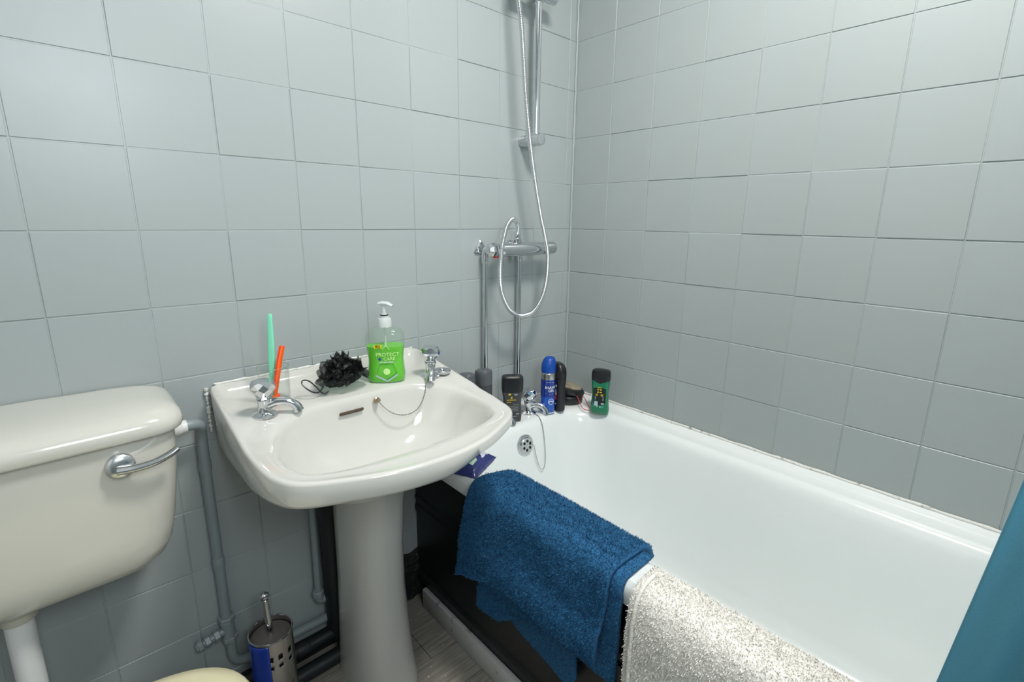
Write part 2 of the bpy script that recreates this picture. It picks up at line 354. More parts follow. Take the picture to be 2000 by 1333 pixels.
# ------------------------------------------------------------------ bathtub
def rrect(x0, x1, y0, y1, r, n=160, c=None):
    P = []
    for cx, cy, a0 in ((x1 - r, y1 - r, 0), (x0 + r, y1 - r, 90), (x0 + r, y0 + r, 180), (x1 - r, y0 + r, 270)):
        for k in range(13): t = math.radians(a0 + 90 * k / 12); P.append((cx + r * math.cos(t), cy + r * math.sin(t)))
    P.append(P[0]); return resample(P, n + 1)[:-1]
bath = thing('bathtub', 'white acrylic bathtub with chrome taps along the right tiled wall', 'bathtub', (-0.35, -0.86, 0.0))
def ring(o, z, zf=None): return [(p[0], p[1], z if zf is None else zf(p[0], p[1])) for p in o]
BX0, BX1, BY0, BY1 = -0.700, -0.0035, -1.70, -0.0035
def outer_z(x, y):        # rim lifts to an upstand against the two walls
    return 0.532
def lift(d): return max(0.0, 1 - d / 0.016)
N = 200
rings = []
out = rrect(BX0, BX1, BY0, BY1, 0.012, N)
def up(x, y): return 0.527 + 0.016 * max(lift(BX1 - x), lift(BY1 - y))
rings.append(ring(rrect(BX0 + 0.008, BX1 - 0.004, BY0, BY1 - 0.004, 0.010, N), 0.485))
rings.append(ring(rrect(BX0 + 0.001, BX1, BY0, BY1, 0.012, N), 0.484))
rings.append(ring(out, 0.492))
rings.append(ring(out, 0, lambda x, y: up(x, y) - 0.010 * (1 if x < -0.6 or y < -1.6 else 0)))
rings.append(ring(rrect(BX0 + 0.004, BX1 - 0.003, BY0 + 0.004, BY1 - 0.003, 0.014, N), 0, lambda x, y: 0.5265 + 0.016 * max(lift(BX1 - x - 0.003), lift(BY1 - y - 0.003)) - 0.003 * (x < -0.65)))
rings.append(ring(rrect(BX0 + 0.011, BX1 - 0.011, BY0 + 0.011, BY1 - 0.011, 0.018, N), 0.531))
rings.append(ring(rrect(BX0 + 0.020, BX1 - 0.020, BY0 + 0.02, BY1 - 0.020, 0.022, N), 0.5295))
rings.append(ring(rrect(BX0 + 0.070, BX1 - 0.052, BY0 + 0.07, BY1 - 0.112, 0.12, N), 0.5295))
for d, z in ((0.006, 0.529), (0.014, 0.5255), (0.021, 0.518), (0.027, 0.507), (0.032, 0.49), (0.042, 0.44), (0.055, 0.36), (0.069, 0.26), (0.084, 0.19), (0.102, 0.155), (0.130, 0.142)):
    e = d * (2.2 if d > 0.05 else 1)
    rings.append(ring(rrect(BX0 + 0.070 + d, BX1 - 0.052 - d, BY0 + 0.07 + e, BY1 - 0.112 - d * 1.15, 0.12 + 0.022 * min(1, d * 8), N), z))
V, Fc = loft(rings, True, False, True)
obj('tub', (V, Fc), 'acrylic', bath, 50)
def pillar_tap(parent, b, ang, sc, spout_len, name='tap', label=None, z_spout=0.035):
    bx, by, bz = b
    body = obj(name, join(lathe([(0.0245 * sc, 0), (0.0245 * sc, 0.003 * sc), (0.021 * sc, 0.006 * sc), (0.014 * sc, 0.010 * sc), (0.0125 * sc, 0.016 * sc), (0.0125 * sc, 0.030 * sc), (0.0145 * sc, 0.033 * sc), (0.0145 * sc, 0.037 * sc), (0.009 * sc, 0.038 * sc)], (bx, by, bz), segs=28)), 'chrome', parent)
    if label: body['label'] = label
    dx, dy = math.cos(ang), math.sin(ang); L = spout_len
    path = cat_rom([(bx + dx * 0.004, by + dy * 0.004, bz + 0.022 * sc), (bx + dx * L * 0.35, by + dy * L * 0.35, bz + 0.028 * sc), (bx + dx * L * 0.7, by + dy * L * 0.7, bz + 0.026 * sc), (bx + dx * L * 0.93, by + dy * L * 0.93, bz + 0.015 * sc), (bx + dx * L, by + dy * L, bz + 0.004 * sc)], 6)
    n = len(path); obj('spout', tube([tuple(p) for p in path], [0.0105 * sc - 0.0022 * sc * math.sin(math.pi * i / (n - 1)) for i in range(n)], 16), 'chrome', body)
    # faceted knob
    V = []; Fc = []; NK = 8; rs = [(0.0125, 0.037, 0.0), (0.0135, 0.041, 0.0), (0.0235, 0.055, 0.5), (0.0252, 0.062, 0.0), (0.0225, 0.0715, 0.5), (0.019, 0.0755, 0.0)]
    for r_, z_, ph in rs:
        for q in range(NK): t = 2 * math.pi * (q + ph) / NK + 0.2; V.append((bx + r_ * sc * math.cos(t), by + r_ * sc * math.sin(t), bz + z_ * sc))
    for lv_ in range(len(rs) - 1):
        o0, o1 = lv_ * NK, (lv_ + 1) * NK; p0, p1_ = rs[lv_][2], rs[lv_ + 1][2]
        for q in range(NK):
            q2 = (q + 1) % NK
            if p0 == p1_: Fc.append([o0 + q, o0 + q2, o1 + q2, o1 + q])
            elif p1_ > p0: Fc += [[o0 + q, o0 + q2, o1 + q], [o0 + q2, o1 + q2, o1 + q]]
            else: Fc += [[o0 + q, o1 + q2, o1 + q], [o0 + q, o0 + q2, o1 + q2]]
    n = len(V); V.append((bx, by, bz + 0.0775 * sc)); o1 = (len(rs) - 1) * NK
    for q in range(NK): Fc.append([o1 + q, o1 + (q + 1) % NK, n])
    h = obj('handle', (V, Fc), 'chrome', body, None)
    return body
pillar_tap(bath, (-0.272, -0.078, 0.5295), math.radians(-52), 1.12, 0.062)
pillar_tap(bath, (-0.426, -0.072, 0.5295), math.radians(-48), 1.12, 0.066)
# overflow with grille and plug chain
ov = Vector((-0.362, -0.1575, 0.468)); oa = Vector((0, -1, 0.16)).normalized()
of = obj('overflow', lathe([(0, -0.012), (0.034, -0.012), (0.034, 0.0), (0.033, 0.004), (0.030, 0.006), (0.027, 0.006), (0.026, 0.009), (0.024, 0.011), (0, 0.0115)], ov, oa, 36), 'chrome_dull', bath)
x_, y_, a_ = frame(oa)
for k in range(6):
    t = math.radians(60 * k + 20); c = ov + oa * 0.0105 + x_ * 0.0145 * math.cos(t) + y_ * 0.0145 * math.sin(t)
    obj('grille_hole', lathe([(0, 0), (0.0046, 0), (0.0046, 0.0014), (0, 0.0014)], c, oa, 14), 'dark', of)
cp = cat_rom([(-0.266, -0.098, 0.531), (-0.268, -0.122, 0.530), (-0.276, -0.148, 0.514), (-0.280, -0.164, 0.47), (-0.284, -0.175, 0.42), (-0.292, -0.182, 0.385), (-0.306, -0.184, 0.374), (-0.320, -0.182, 0.390), (-0.329, -0.175, 0.43), (-0.334, -0.1705, 0.462), (-0.350, -0.171, 0.470)], 8)
obj('plug_chain', chain_mesh(cp, 0.0036, 0.0018), 'steel', bath)
# black bath panel
prof = [(-0.668, 0.066), (-0.684, 0.066), (-0.684, 0.088), (-0.676, 0.094), (-0.676, 0.298), (-0.681, 0.304), (-0.681, 0.322), (-0.676, 0.328), (-0.676, 0.340), (-0.681, 0.346), (-0.681, 0.352), (-0.676, 0.358), (-0.676, 0.455), (-0.680, 0.459), (-0.680, 0.4835), (-0.668, 0.4835)]
panel = obj('panel', loft([[(x, -0.012, z) for x, z in prof], [(x, -1.70, z) for x, z in prof]]), 'black_paint', bath, 25)
panel['label'] = 'black painted moulded side panel'

# ------------------------------------------------------------------ washbasin
XB = -0.917
basin = thing('washbasin', 'white ceramic pedestal washbasin between the toilet cistern and the bathtub', 'washbasin', (XB, -0.2, 0.0))
NB = 180; BC = (0.0, -0.32)
def star(pts, n=NB, c=BC, closed_pts=None):
    P = np.array(cat_rom(pts, 14, True) if closed_pts is None else closed_pts); P = P - np.array(c); out = []
    seg0 = P; seg1 = np.roll(P, -1, axis=0)
    for k in range(n):
        t = 2 * math.pi * k / n; d = np.array([math.cos(t), math.sin(t)]); e = seg1 - seg0
        den = d[0] * e[:, 1] - d[1] * e[:, 0]; den = np.where(abs(den) < 1e-12, 1e-12, den)
        s = (seg0[:, 0] * e[:, 1] - seg0[:, 1] * e[:, 0]) / den; q = (seg0[:, 0] * d[1] - seg0[:, 1] * d[0]) / den
        ok = (s > 0) & (q >= -1e-6) & (q <= 1 + 1e-6); r = s[ok].max() if ok.any() else 0.2
        out.append((c[0] + d[0] * r, c[1] + d[1] * r))
    return np.array(out)
half = [(0.0, -0.002), (0.12, -0.002), (0.225, -0.002), (0.250, -0.008), (0.258, -0.03), (0.261, -0.10), (0.263, -0.2), (0.265, -0.30), (0.2635, -0.38), (0.256, -0.43), (0.236, -0.466), (0.19, -0.497), (0.10, -0.534)]
sym = half + [(0.0, -0.547)] + [(-x, y) for x, y in half[:0:-1]]
OUT = star(sym)
bh = [(0.0, -0.200), (0.08, -0.201), (0.140, -0.212), (0.185, -0.243), (0.214, -0.29), (0.2255, -0.35), (0.221, -0.402), (0.195, -0.442), (0.13, -0.465)]
BOWL = star(bh + [(0.0, -0.474)] + [(-x, y) for x, y in bh[:0:-1]])
def lin(y, tab):
    ys = [t[0] for t in tab]; zs = [t[1] for t in tab]; return float(np.interp(y, ys, zs))
def crest(y): return lin(y, [(-0.6, 0.768), (-0.30, 0.768), (-0.05, 0.806), (-0.02, 0.811), (0, 0.811)])
def deck(y): return lin(y, [(-0.6, 0.764), (-0.32, 0.764), (-0.27, 0.768), (-0.20, 0.783), (-0.18, 0.784), (0, 0.784)])
def zbot(y): return lin(y, [(-0.56, 0.722), (-0.50, 0.722), (-0.416, 0.712), (-0.3, 0.687), (-0.11, 0.676), (0, 0.685)])
def inset(P, d):
    c = np.array(BC); v = P - c; L = np.linalg.norm(v, axis=1, keepdims=True); r = c + v * (1 - d / L); r[:, 1] = np.minimum(r[:, 1], -0.002 - d * 0.35 * (P[:, 1] > -0.02)); return r
def bring(P, zf, under=False): return [(XB + p[0] * (1 - 0.082 * min(1, max(0, (-p[1] - 0.27) / 0.14)) if p[0] > 0 else 1), p[1], zf(p[1]) + (0.034 * min(1, max(0, p[0] / 0.19)) * min(1, max(0, (-p[1] - 0.2) / 0.2)) if under else 0)) for p in P]
def mixp(A, B, t): return A * (1 - t) + B * t
rings = []
bc = np.array([0.0, -0.335])
for s, dz in ((0.03, -0.137), (0.25, -0.134), (0.45, -0.126), (0.62, -0.112), (0.75, -0.093), (0.85, -0.068), (0.92, -0.040), (0.96, -0.020), (0.985, -0.0085)):
    rings.append(bring(bc + (BOWL - bc) * s, lambda y, dz=dz: 0.766 + dz + (deck(y) - 0.766) * max(0, 1 + dz / 0.06)))
rings.append(bring(bc + (BOWL - bc) * 1.01, lambda y: deck(y) - 0.0022))
rings.append(bring(bc + (BOWL - bc) * 1.035, lambda y: deck(y) - 0.0002))
rings.append(bring(mixp(BOWL, OUT, 0.35), deck))
A = inset(OUT, 0.024); rings.append(bring(A, deck))
A = inset(OUT, 0.0135); rings.append(bring(A, lambda y: deck(y) * 0.45 + crest(y) * 0.55))
A = inset(OUT, 0.0055); rings.append(bring(A, lambda y: crest(y) - 0.0002))
A = inset(OUT, 0.0020); rings.append(bring(A, lambda y: crest(y) - 0.0014))
rings.append(bring(OUT, lambda y: crest(y) - 0.0055))
rings.append(bring(inset(OUT, 0.001), lambda y: (crest(y) + zbot(y)) / 2))
rings.append(bring(inset(OUT, 0.003), lambda y: zbot(y) + 0.010, True))
rings.append(bring(inset(OUT, 0.007), lambda y: zbot(y) + 0.003, True))
rings.append(bring(inset(OUT, 0.014), zbot, True))
c2 = np.array([0.0, -0.22])
rings.append(bring(inset(OUT, 0.030), lambda y: zbot(y) + 0.004, True))
rings.append(bring(c2 + (OUT - c2) * 0.72, lambda y: min(zbot(y), 0.69)))
rings.append(bring(c2 + (OUT - c2) * 0.52, lambda y: 0.650))
rings.append(bring(c2 + (OUT - c2) * 0.40, lambda y: 0.620))
rings.append(bring(c2 + (OUT - c2) * 0.28, lambda y: 0.60))
obj('basin_bowl', loft(rings, True, True, True), 'ceramic', basin, 60)
# pedestal
def ped_ring(z, hw, y0, y1, p=2.6):
    P = []
    for k in range(64):
        t = 2 * math.pi * k / 64; c, s = math.cos(t), math.sin(t)
        x = hw * math.copysign(abs(c) ** (2 / p), c); yy = math.copysign(abs(s) ** (2 / p), s)
        P.append((XB + 0.018 + x, (y0 + y1) / 2 + yy * (y1 - y0) / 2, z))
    return P
pr = [(0.626, 0.072, -0.300, -0.045), (0.60, 0.070, -0.292, -0.045), (0.52, 0.0675, -0.272, -0.045), (0.40, 0.067, -0.258, -0.045), (0.28, 0.0685, -0.255, -0.045), (0.16, 0.073, -0.262, -0.042), (0.07, 0.077, -0.276, -0.038), (0.02, 0.081, -0.286, -0.035), (0.0, 0.082, -0.288, -0.034)]
obj('pedestal', loft([ped_ring(*q) for q in pr]), 'ceramic', basin, 60)
# taps on the basin
pillar_tap(basin, (XB - 0.196, -0.186, deck(-0.186) - 0.001), math.radians(-24), 0.97, 0.062)
pillar_tap(basin, (XB + 0.193, -0.184, deck(-0.184) - 0.001), math.radians(-122), 1.02, 0.052)
# overflow slot and chain stay in the back wall of the bowl
sl = box((XB - 0.030, -0.2125, 0.7545), (0.056, 0.006, 0.0085), 0.0038, Matrix.Rotation(math.radians(28), 3, 'X'))
obj('overflow_slot', sl, 'brown', basin)
st = obj('chain_stay', join(lathe([(0.007, 0), (0.007, 0.004), (0.004, 0.006), (0.0055, 0.010), (0.004, 0.014), (0, 0.0145)], (XB + 0.030, -0.210, 0.766), (0, -1, 0.25), 16)), 'old_metal', basin)
cp = cat_rom([(XB + 0.030, -0.223, 0.766), (XB + 0.037, -0.228, 0.754), (XB + 0.052, -0.237, 0.738), (XB + 0.072, -0.243, 0.7285), (XB + 0.094, -0.246, 0.7265), (XB + 0.116, -0.244, 0.7325), (XB + 0.135, -0.236, 0.746), (XB + 0.149, -0.227, 0.763), (XB + 0.158, -0.216, 0.7795), (XB + 0.168, -0.208, 0.7845), (XB + 0.178, -0.200, 0.785)], 8)
obj('plug_chain', chain_mesh(cp, 0.0036, 0.0016), 'steel', basin)
pl = (XB + 0.2235, -0.190, deck(-0.19) + 0.0005)
pg = obj('plug', lathe([(0, 0), (0.017, 0), (0.0215, 0.004), (0.0225, 0.009), (0.0215, 0.011), (0.015, 0.0105), (0.010, 0.0115), (0, 0.012)], pl, (0.05, 0.02, 1), 28), 'chrome_dull', basin)
obj('ring', tube([(pl[0] + 0.006 * math.cos(t), pl[1] + 0.006 * math.sin(t), pl[2] + 0.0135) for t in [2 * math.pi * k / 16 for k in range(17)]], 0.0012, 6), 'chrome', pg)
# sealant smeared between basin and tiles
Q = [(-1.172 + 0.528 * i / 60, -0.005, 0.8115 + 0.0006 * math.sin(i * 1.9) + 0.0008 * random.random()) for i in range(1, 58)]
obj('sealant', join(tube(Q, [0.0018 + 0.0024 * random.random() for _ in Q], 7),
    tube([(-1.1775 - 0.002 * random.random(), -0.0058, 0.806 - 0.10 * i / 40) for i in range(41)], [0.0010 + 0.0042 * random.random() for _ in range(41)], 7)), 'sealant', basin, 60)

# ------------------------------------------------------------------ toilet
XT = -1.51
toilet = thing('toilet', 'off-white toilet with wall cistern and chrome flush lever at the left', 'toilet', (XT, -0.25, 0.0))
def cis_ring(z, x1, yf, r, rb=0.012, bow=0.0, n=96, back=-0.004):
    hw = x1; P = []
    pts = []
    for cx, cy, rr, a0 in ((XT + hw - rb, back - rb, rb, 0), (XT - hw + rb, back - rb, rb, 90), (XT - hw + r, yf + r, r, 180), (XT + hw - r, yf + r, r, 270)):
        for k in range(11): t = math.radians(a0 + 9 * k); pts.append((cx + rr * math.cos(t), cy + rr * math.sin(t)))
    pts.append(pts[0]); Q = resample(pts, n + 1)[:-1]
    return [(p[0], p[1] - (bow * max(0, 1 - ((p[0] - XT) / hw) ** 2) if p[1] < back - 0.06 else 0), z) for p in Q]
rg = [(0.797, 0.252, -0.180, 0.035, 0.012), (0.745, 0.2505, -0.179, 0.036, 0.012), (0.68, 0.2435, -0.177, 0.038, 0.012), (0.61, 0.233, -0.174, 0.040, 0.012), (0.572, 0.225, -0.171, 0.042, 0.010), (0.548, 0.214, -0.166, 0.045, 0.008), (0.533, 0.198, -0.158, 0.048, 0.006), (0.525, 0.172, -0.143, 0.05, 0.004), (0.522, 0.12, -0.115, 0.04, 0)]
obj('cistern', loft([cis_ring(z, hw, yf, r, 0.012, bow) for z, hw, yf, r, bow in rg]), 'cistern', toilet, 60)
lg = [(0.799, 0.254, -0.186, 0.04), (0.797, 0.263, -0.194, 0.045), (0.801, 0.2655, -0.1965, 0.047), (0.813, 0.266, -0.197, 0.047), (0.823, 0.263, -0.193, 0.047), (0.831, 0.256, -0.184, 0.045), (0.8365, 0.244, -0.170, 0.042), (0.8405, 0.222, -0.146, 0.04), (0.8425, 0.18, -0.12, 0.035), (0.8435, 0.10, -0.085, 0.02)]
obj('cistern_lid', loft([cis_ring(z, hw, yf, r, 0.022, 0.010) for z, hw, yf, r in lg]), 'cistern', toilet, 60)
lv = obj('flush_lever', lathe([(0.0205, 0), (0.0205, 0.008), (0.0195, 0.012), (0.016, 0.0145), (0.009, 0.0155), (0, 0.016)], (-1.345, -0.188, 0.757), (0.05, -1, 0.12), 30), 'chrome_dull', toilet)
lv['label'] = 'chrome flush lever'
P = cat_rom([(-1.350, -0.204, 0.754), (-1.325, -0.209, 0.7535), (-1.300, -0.213, 0.757), (-1.277, -0.214, 0.765), (-1.2645, -0.213, 0.772)], 8)
obj('lever_arm', tube([tuple(p) for p in P], [0.0100 - 0.0030 * i / (len(P) - 1) for i in range(len(P))], 14, flat=0.75), 'chrome_dull', lv)
fp = obj('flush_pipe', tube(bend_path([(XT, -0.105, 0.545), (XT - 0.003, -0.105, 0.30), (XT - 0.003, -0.24, 0.28), (XT + 0.01, -0.32, 0.28)], 0.07), 0.0195, 24), 'white_plastic', toilet)
obj('collar', lathe([(0.0235, 0), (0.0255, 0.003), (0.0255, 0.014), (0.029, 0.018), (0.029, 0.040), (0.024, 0.044), (0.0, 0.046)], (XT, -0.105, 0.494), segs=32), 'collar', fp)
# pan and seat lid, mostly below the frame
XS = -1.440
def egg(z, hw, yb, yf, n=72):
    P = []
    for k in range(n):
        t = 2 * math.pi * k / n; c, s = math.cos(t), math.sin(t); ym = yb - 0.17
        x = hw * math.copysign(abs(c) ** 0.85, c)
        y = ym + (yb - ym) * math.copysign(abs(s) ** 0.62, s) if s > 0 else ym + (ym - yf) * -abs(s) ** 1.0 if s < 0 else ym
        P.append((XS + x, y, z))
    return P
obj('pan', loft([egg(0.0, 0.105, -0.28, -0.60), egg(0.03, 0.10, -0.285, -0.59), egg(0.15, 0.095, -0.29, -0.58), egg(0.25, 0.125, -0.29, -0.66), egg(0.34, 0.175, -0.29, -0.74), egg(0.385, 0.185, -0.29, -0.76), egg(0.392, 0.180, -0.295, -0.755)]), 'cistern', toilet, 60)
seat = obj('toilet_seat', loft([egg(0.392, 0.190, -0.318, -0.765), egg(0.394, 0.196, -0.312, -0.772), egg(0.404, 0.197, -0.311, -0.773), egg(0.406, 0.19, -0.318, -0.765)]), 'cream_lid', toilet, 60)
ld = obj('seat_lid', loft([egg(0.407, 0.194, -0.314, -0.770), egg(0.4085, 0.2025, -0.304, -0.778), egg(0.415, 0.204, -0.3025, -0.78), egg(0.420, 0.201, -0.306, -0.777), egg(0.4235, 0.188, -0.32, -0.76), egg(0.4265, 0.13, -0.38, -0.70), egg(0.427, 0.04, -0.45, -0.60)]), 'cream_lid', toilet, 60)
ld['label'] = 'cream plastic seat lid'

# ------------------------------------------------------------------ grey supply pipe to the cistern
def nut(c, axis, r, h, segs=6): return lathe([(r * 0.88, 0), (r, h * 0.12), (r, h * 0.88), (r * 0.88, h)], Vector(c) - Vector(axis).normalized() * h / 2, axis, segs, 0.2)
sp = thing('supply_pipe', 'grey painted water pipe running from cistern side down the tiles', 'pipe', (-1.2, -0.02, 0.1))
obj('pipe', tube(bend_path([(-1.252, -0.062, 0.752), (-1.205, -0.058, 0.752), (-1.2025, -0.030, 0.715), (-1.2015, -0.0175, 0.63), (-1.2015, -0.0175, 0.235)], 0.03, 8), 0.0112, 18), 'paint_pipe', sp)
obj('cistern_nut', join(lathe([(0.0155, 0), (0.0165, 0.003), (0.0165, 0.018), (0.0135, 0.022), (0.0135, 0.030), (0, 0.030)], (-1.259, -0.062, 0.752), (1, 0, 0), 12)), 'white_plastic', sp)
for zz in (0.622, 0.378): obj('pipe_coupling', lathe([(0.0118, 0), (0.0128, 0.004), (0.0128, 0.026), (0.0118, 0.03)], (-1.2015, -0.0175, zz), segs=18), 'paint_pipe', sp, 30)
vl = obj('drain_valve', join(nut((-1.2015, -0.0175, 0.239), (0, 0, 1), 0.0185, 0.016), lathe([(0.0150, 0), (0.0150, 0.05)], (-1.2015, -0.0175, 0.185), segs=18), nut((-1.1995, -0.0175, 0.186), (0, 0, 1), 0.0185, 0.014)), 'paint_pipe', sp, 30)
obj('valve_spindle', join(tube([(-1.205, -0.02, 0.212), (-1.255, -0.024, 0.206)], 0.0095, 12), nut((-1.226, -0.022, 0.2095), (-1, -0.08, -0.12), 0.0145, 0.012), nut((-1.245, -0.023, 0.2072), (-1, -0.08, -0.12), 0.0140, 0.012), lathe([(0.0145, 0), (0.0145, 0.009), (0.011, 0.010), (0.0105, 0.013)], (-1.256, -0.024, 0.206), (-1, -0.08, -0.12), 10)), 'paint_pipe', vl, 30)
obj('floor_run', tube(bend_path([(-1.1995, -0.0175, 0.185), (-1.1995, -0.0175, 0.104), (-0.95, -0.0175, 0.100)], 0.042, 8), 0.0112, 16), 'paint_pipe', sp)
# basin supply and waste behind the pedestal
bp = thing('basin_pipe', 'thin grey painted pipe with an elbow left of the pedestal', 'pipe', (-0.99, -0.03, 0.15))
obj('pipe', tube([(-0.986, -0.03, 0.69), (-0.988, -0.028, 0.45), (-0.991, -0.024, 0.185)], 0.0085, 14), 'paint_pipe', bp)
obj('elbow', join(tube(bend_path([(-0.991, -0.024, 0.205), (-0.991, -0.024, 0.165), (-0.955, -0.024, 0.172)], 0.02, 6), 0.0108, 14), nut((-0.991, -0.024, 0.192), (0, 0, 1), 0.0145, 0.018, 12)), 'paint_pipe', bp, 30)
wp = thing('waste_pipe', 'dark painted waste pipe behind and left of the pedestal', 'pipe', (-0.95, -0.06, 0.0))
obj('downpipe', tube(bend_path([(-0.965, -0.07, 0.66), (-0.965, -0.07, 0.50), (-0.955, -0.040, 0.42), (-0.950, -0.034, 0.04)], 0.04), 0.025, 18), 'waste', wp)
obj('trap_union', lathe([(0.028, 0), (0.032, 0.004), (0.032, 0.03), (0.028, 0.034)], (-0.965, -0.07, 0.49), segs=14), 'waste', wp, 25)
obj('floor_run', tube([(-0.93, -0.036, 0.060), (-1.30, -0.036, 0.058)], 0.0175, 18), 'waste', wp)
obj('floor_run', tube([(-0.93, -0.078, 0.0215), (-1.30, -0.078, 0.0215)], 0.0200, 18), 'waste', wp)
obj('pipe_socket', lathe([(0.0205, 0), (0.0215, 0.003), (0.0215, 0.03), (0.0205, 0.033)], (-1.03, -0.036, 0.0592), (-1, 0, 0), 20), 'waste', wp, 30)

# ------------------------------------------------------------------ toilet brush in holder
bx, by = -1.137, -0.130
hold = thing('brush_holder', 'brushed steel toilet brush holder with blue film beside the pedestal', 'brush holder', (bx, by, 0.0))
r0, hh, na, nzz = 0.0455, 0.246, 96, 60
holes = set()
for ca in (-1.90, -1.46, -0.95, -0.3, 0.6, 1.2, 2.0):
    for cz in (0.204, 0.182, 0.110, 0.090): holes.add((ca, cz))
V = []; Fc = []
for j in range(nzz + 1):
    for i in range(na): t = 2 * math.pi * i / na; V.append((bx + r0 * math.cos(t), by + r0 * math.sin(t), 0.001 + hh * j / nzz))
for j in range(nzz):
    for i in range(na):
        t = (2 * math.pi * (i + 0.5) / na + math.pi) % (2 * math.pi) - math.pi; z = 0.001 + hh * (j + 0.5) / nzz
        if any(abs(t - a) < 0.085 and abs(z - c) < 0.0042 for a, c in holes): continue
        Fc.append([j * na + i, j * na + (i + 1) % na, (j + 1) * na + (i + 1) % na, (j + 1) * na + i])
body = obj('cylinder', (V, Fc), 'steel', hold, 180)
md = body.modifiers.new('thickness', 'SOLIDIFY'); md.thickness = 0.0009; md.offset = -1
obj('rim', tube([(bx + r0 * math.cos(t), by + r0 * math.sin(t), hh + 0.001) for t in [2 * math.pi * k / 64 for k in range(65)]], 0.0018, 8), 'chrome', hold)
obj('base_cup', lathe([(0.0, 0.0), (0.043, 0.0), (0.043, 0.06), (0.041, 0.06), (0.041, 0.003), (0, 0.003)], (bx, by, 0.0005), segs=40), 'black_plastic', hold)
V = []; Fc = []
for j in range(9):
    for i in range(13):
        t = -3.15 + 1.20 * i / 12; z = 0.242 - 0.115 * j / 8 - (0.012 * math.sin(i * 0.6) if j == 8 else 0); rr = r0 + 0.0007 + 0.0004 * random.random(); V.append((bx + rr * math.cos(t), by + rr * math.sin(t), z))
for j in range(8):
    for i in range(12): Fc.append([j * 13 + i, j * 13 + i + 1, (j + 1) * 13 + i + 1, (j + 1) * 13 + i])
so = obj('blue_film', (V, Fc), 'blue_sticker', hold, 180); md = so.modifiers.new('thickness', 'SOLIDIFY'); md.thickness = 0.0003; md.offset = 1
brush = thing('toilet_brush', 'chrome toilet brush handle standing in the steel holder', 'toilet brush', (bx, by, 0.006))
bt = Vector((bx + 0.004, by - 0.002, 0.09)); tp = Vector((bx - 0.004, by + 0.004, 0.345)); ax = (tp - bt)
obj('handle', lathe([(0.0, 0), (0.0062, 0.0), (0.0062, 0.125), (0.0068, 0.126), (0.0068, 0.128), (0.0064, 0.129), (0.0074, 0.236), (0.0070, 0.238), (0.0, 0.239)], bt, ax, 24), 'chrome', brush)
e = bt + ax.normalized() * 0.247
bm = bmesh.new(); bmesh.ops.create_uvsphere(bm, u_segments=24, v_segments=16, radius=0.0105); V = [tuple(v.co + e) for v in bm.verts]; Fc = [[v.index for v in f.verts] for f in bm.faces]; bm.free()
obj('knob', (V, Fc), 'chrome', brush, 180)
obj('lid', lathe([(0.0, 0), (0.0432, 0), (0.0432, 0.003), (0.041, 0.0045), (0, 0.0045)], (bx, by, hh - 0.016), segs=40), 'brush_lid', brush)
obj('bristle_head', lathe([(0, -0.075), (0.028, -0.07), (0.034, -0.05), (0.034, -0.01), (0.028, 0.005), (0, 0.006)], bt, ax, 24), 'white_plastic', brush)

# ------------------------------------------------------------------ shower: valve, pipes, rail, hose
vz = 1.081; vy = -0.062
valve = thing('shower_valve', 'chrome thermostatic bar shower valve on two pipes at the wall', 'shower valve', (-0.30, -0.03, 1.08))
obj('bar', lathe([(0.0, 0.0), (0.017, 0.0), (0.0205, 0.006), (0.0215, 0.02), (0.0215, 0.175), (0.0205, 0.185), (0.017, 0.19), (0, 0.19)], (-0.398, vy, vz), (1, 0, 0), 36), 'chrome', valve)
obj('temperature_knob', lathe([(0.0, 0), (0.0195, 0), (0.0205, 0.003), (0.0205, 0.047), (0.0185, 0.051), (0, 0.052)], (-0.206, vy, vz), (1, 0, 0), 20), 'chrome_dull', valve, 20)
kn = obj('flow_knob', lathe([(0.0, 0), (0.012, 0), (0.0215, 0.008), (0.0225, 0.018), (0.0215, 0.028), (0.013, 0.036), (0, 0.036)], (-0.436, vy, vz), (1, 0, 0), 8, 0.2), 'chrome', valve, 12)
obj('red_marker', box((-0.404, vy - 0.004, vz - 0.0215), (0.024, 0.016, 0.003), 0.001), 'red_print', valve)
for px_ in (-0.418, -0.275):
    rp = obj('riser_pipe', tube([(px_, -0.026, 0.532), (px_, -0.026, 1.056)], 0.0078, 18), 'chrome', valve)
    obj('elbow', join(lathe([(0.0098, 0), (0.0108, 0.003), (0.0108, 0.020), (0.0098, 0.024)], (px_, -0.026, 1.040), segs=18), tube(bend_path([(px_, -0.026, 1.058), (px_, -0.026, vz), (px_, vy + 0.004, vz)], 0.015, 5), 0.0115, 16), nut((px_, -0.050, vz), (0, 1, 0), 0.0165, 0.014)), 'chrome', rp, 30)
    # three-cornered wall plate
    pts = [(px_ + 0.030 * math.cos(t), 0, vz + 0.004 + 0.030 * math.sin(t)) for t in [math.radians(q) for q in (90, 210, 330)]]; pl_ = []
    for q in range(3):
        a, b, c = Vector(pts[q - 1]), Vector(pts[q]), Vector(pts[(q + 1) % 3])
        for t in (0, 0.25, 0.5, 0.75, 1): pl_.append(b + (a - b).normalized() * 0.012 * (1 - t) ** 2 + (c - b).normalized() * 0.012 * t * t)
    obj('wall_plate', loft([[(p.x, -0.0005, p.z) for p in pl_], [(p.x, -0.006, p.z) for p in pl_], [(px_ + (p.x - px_) * 0.8, -0.009, vz + 0.004 + (p.z - vz - 0.004) * 0.8) for p in pl_]]), 'chrome', rp, 30)
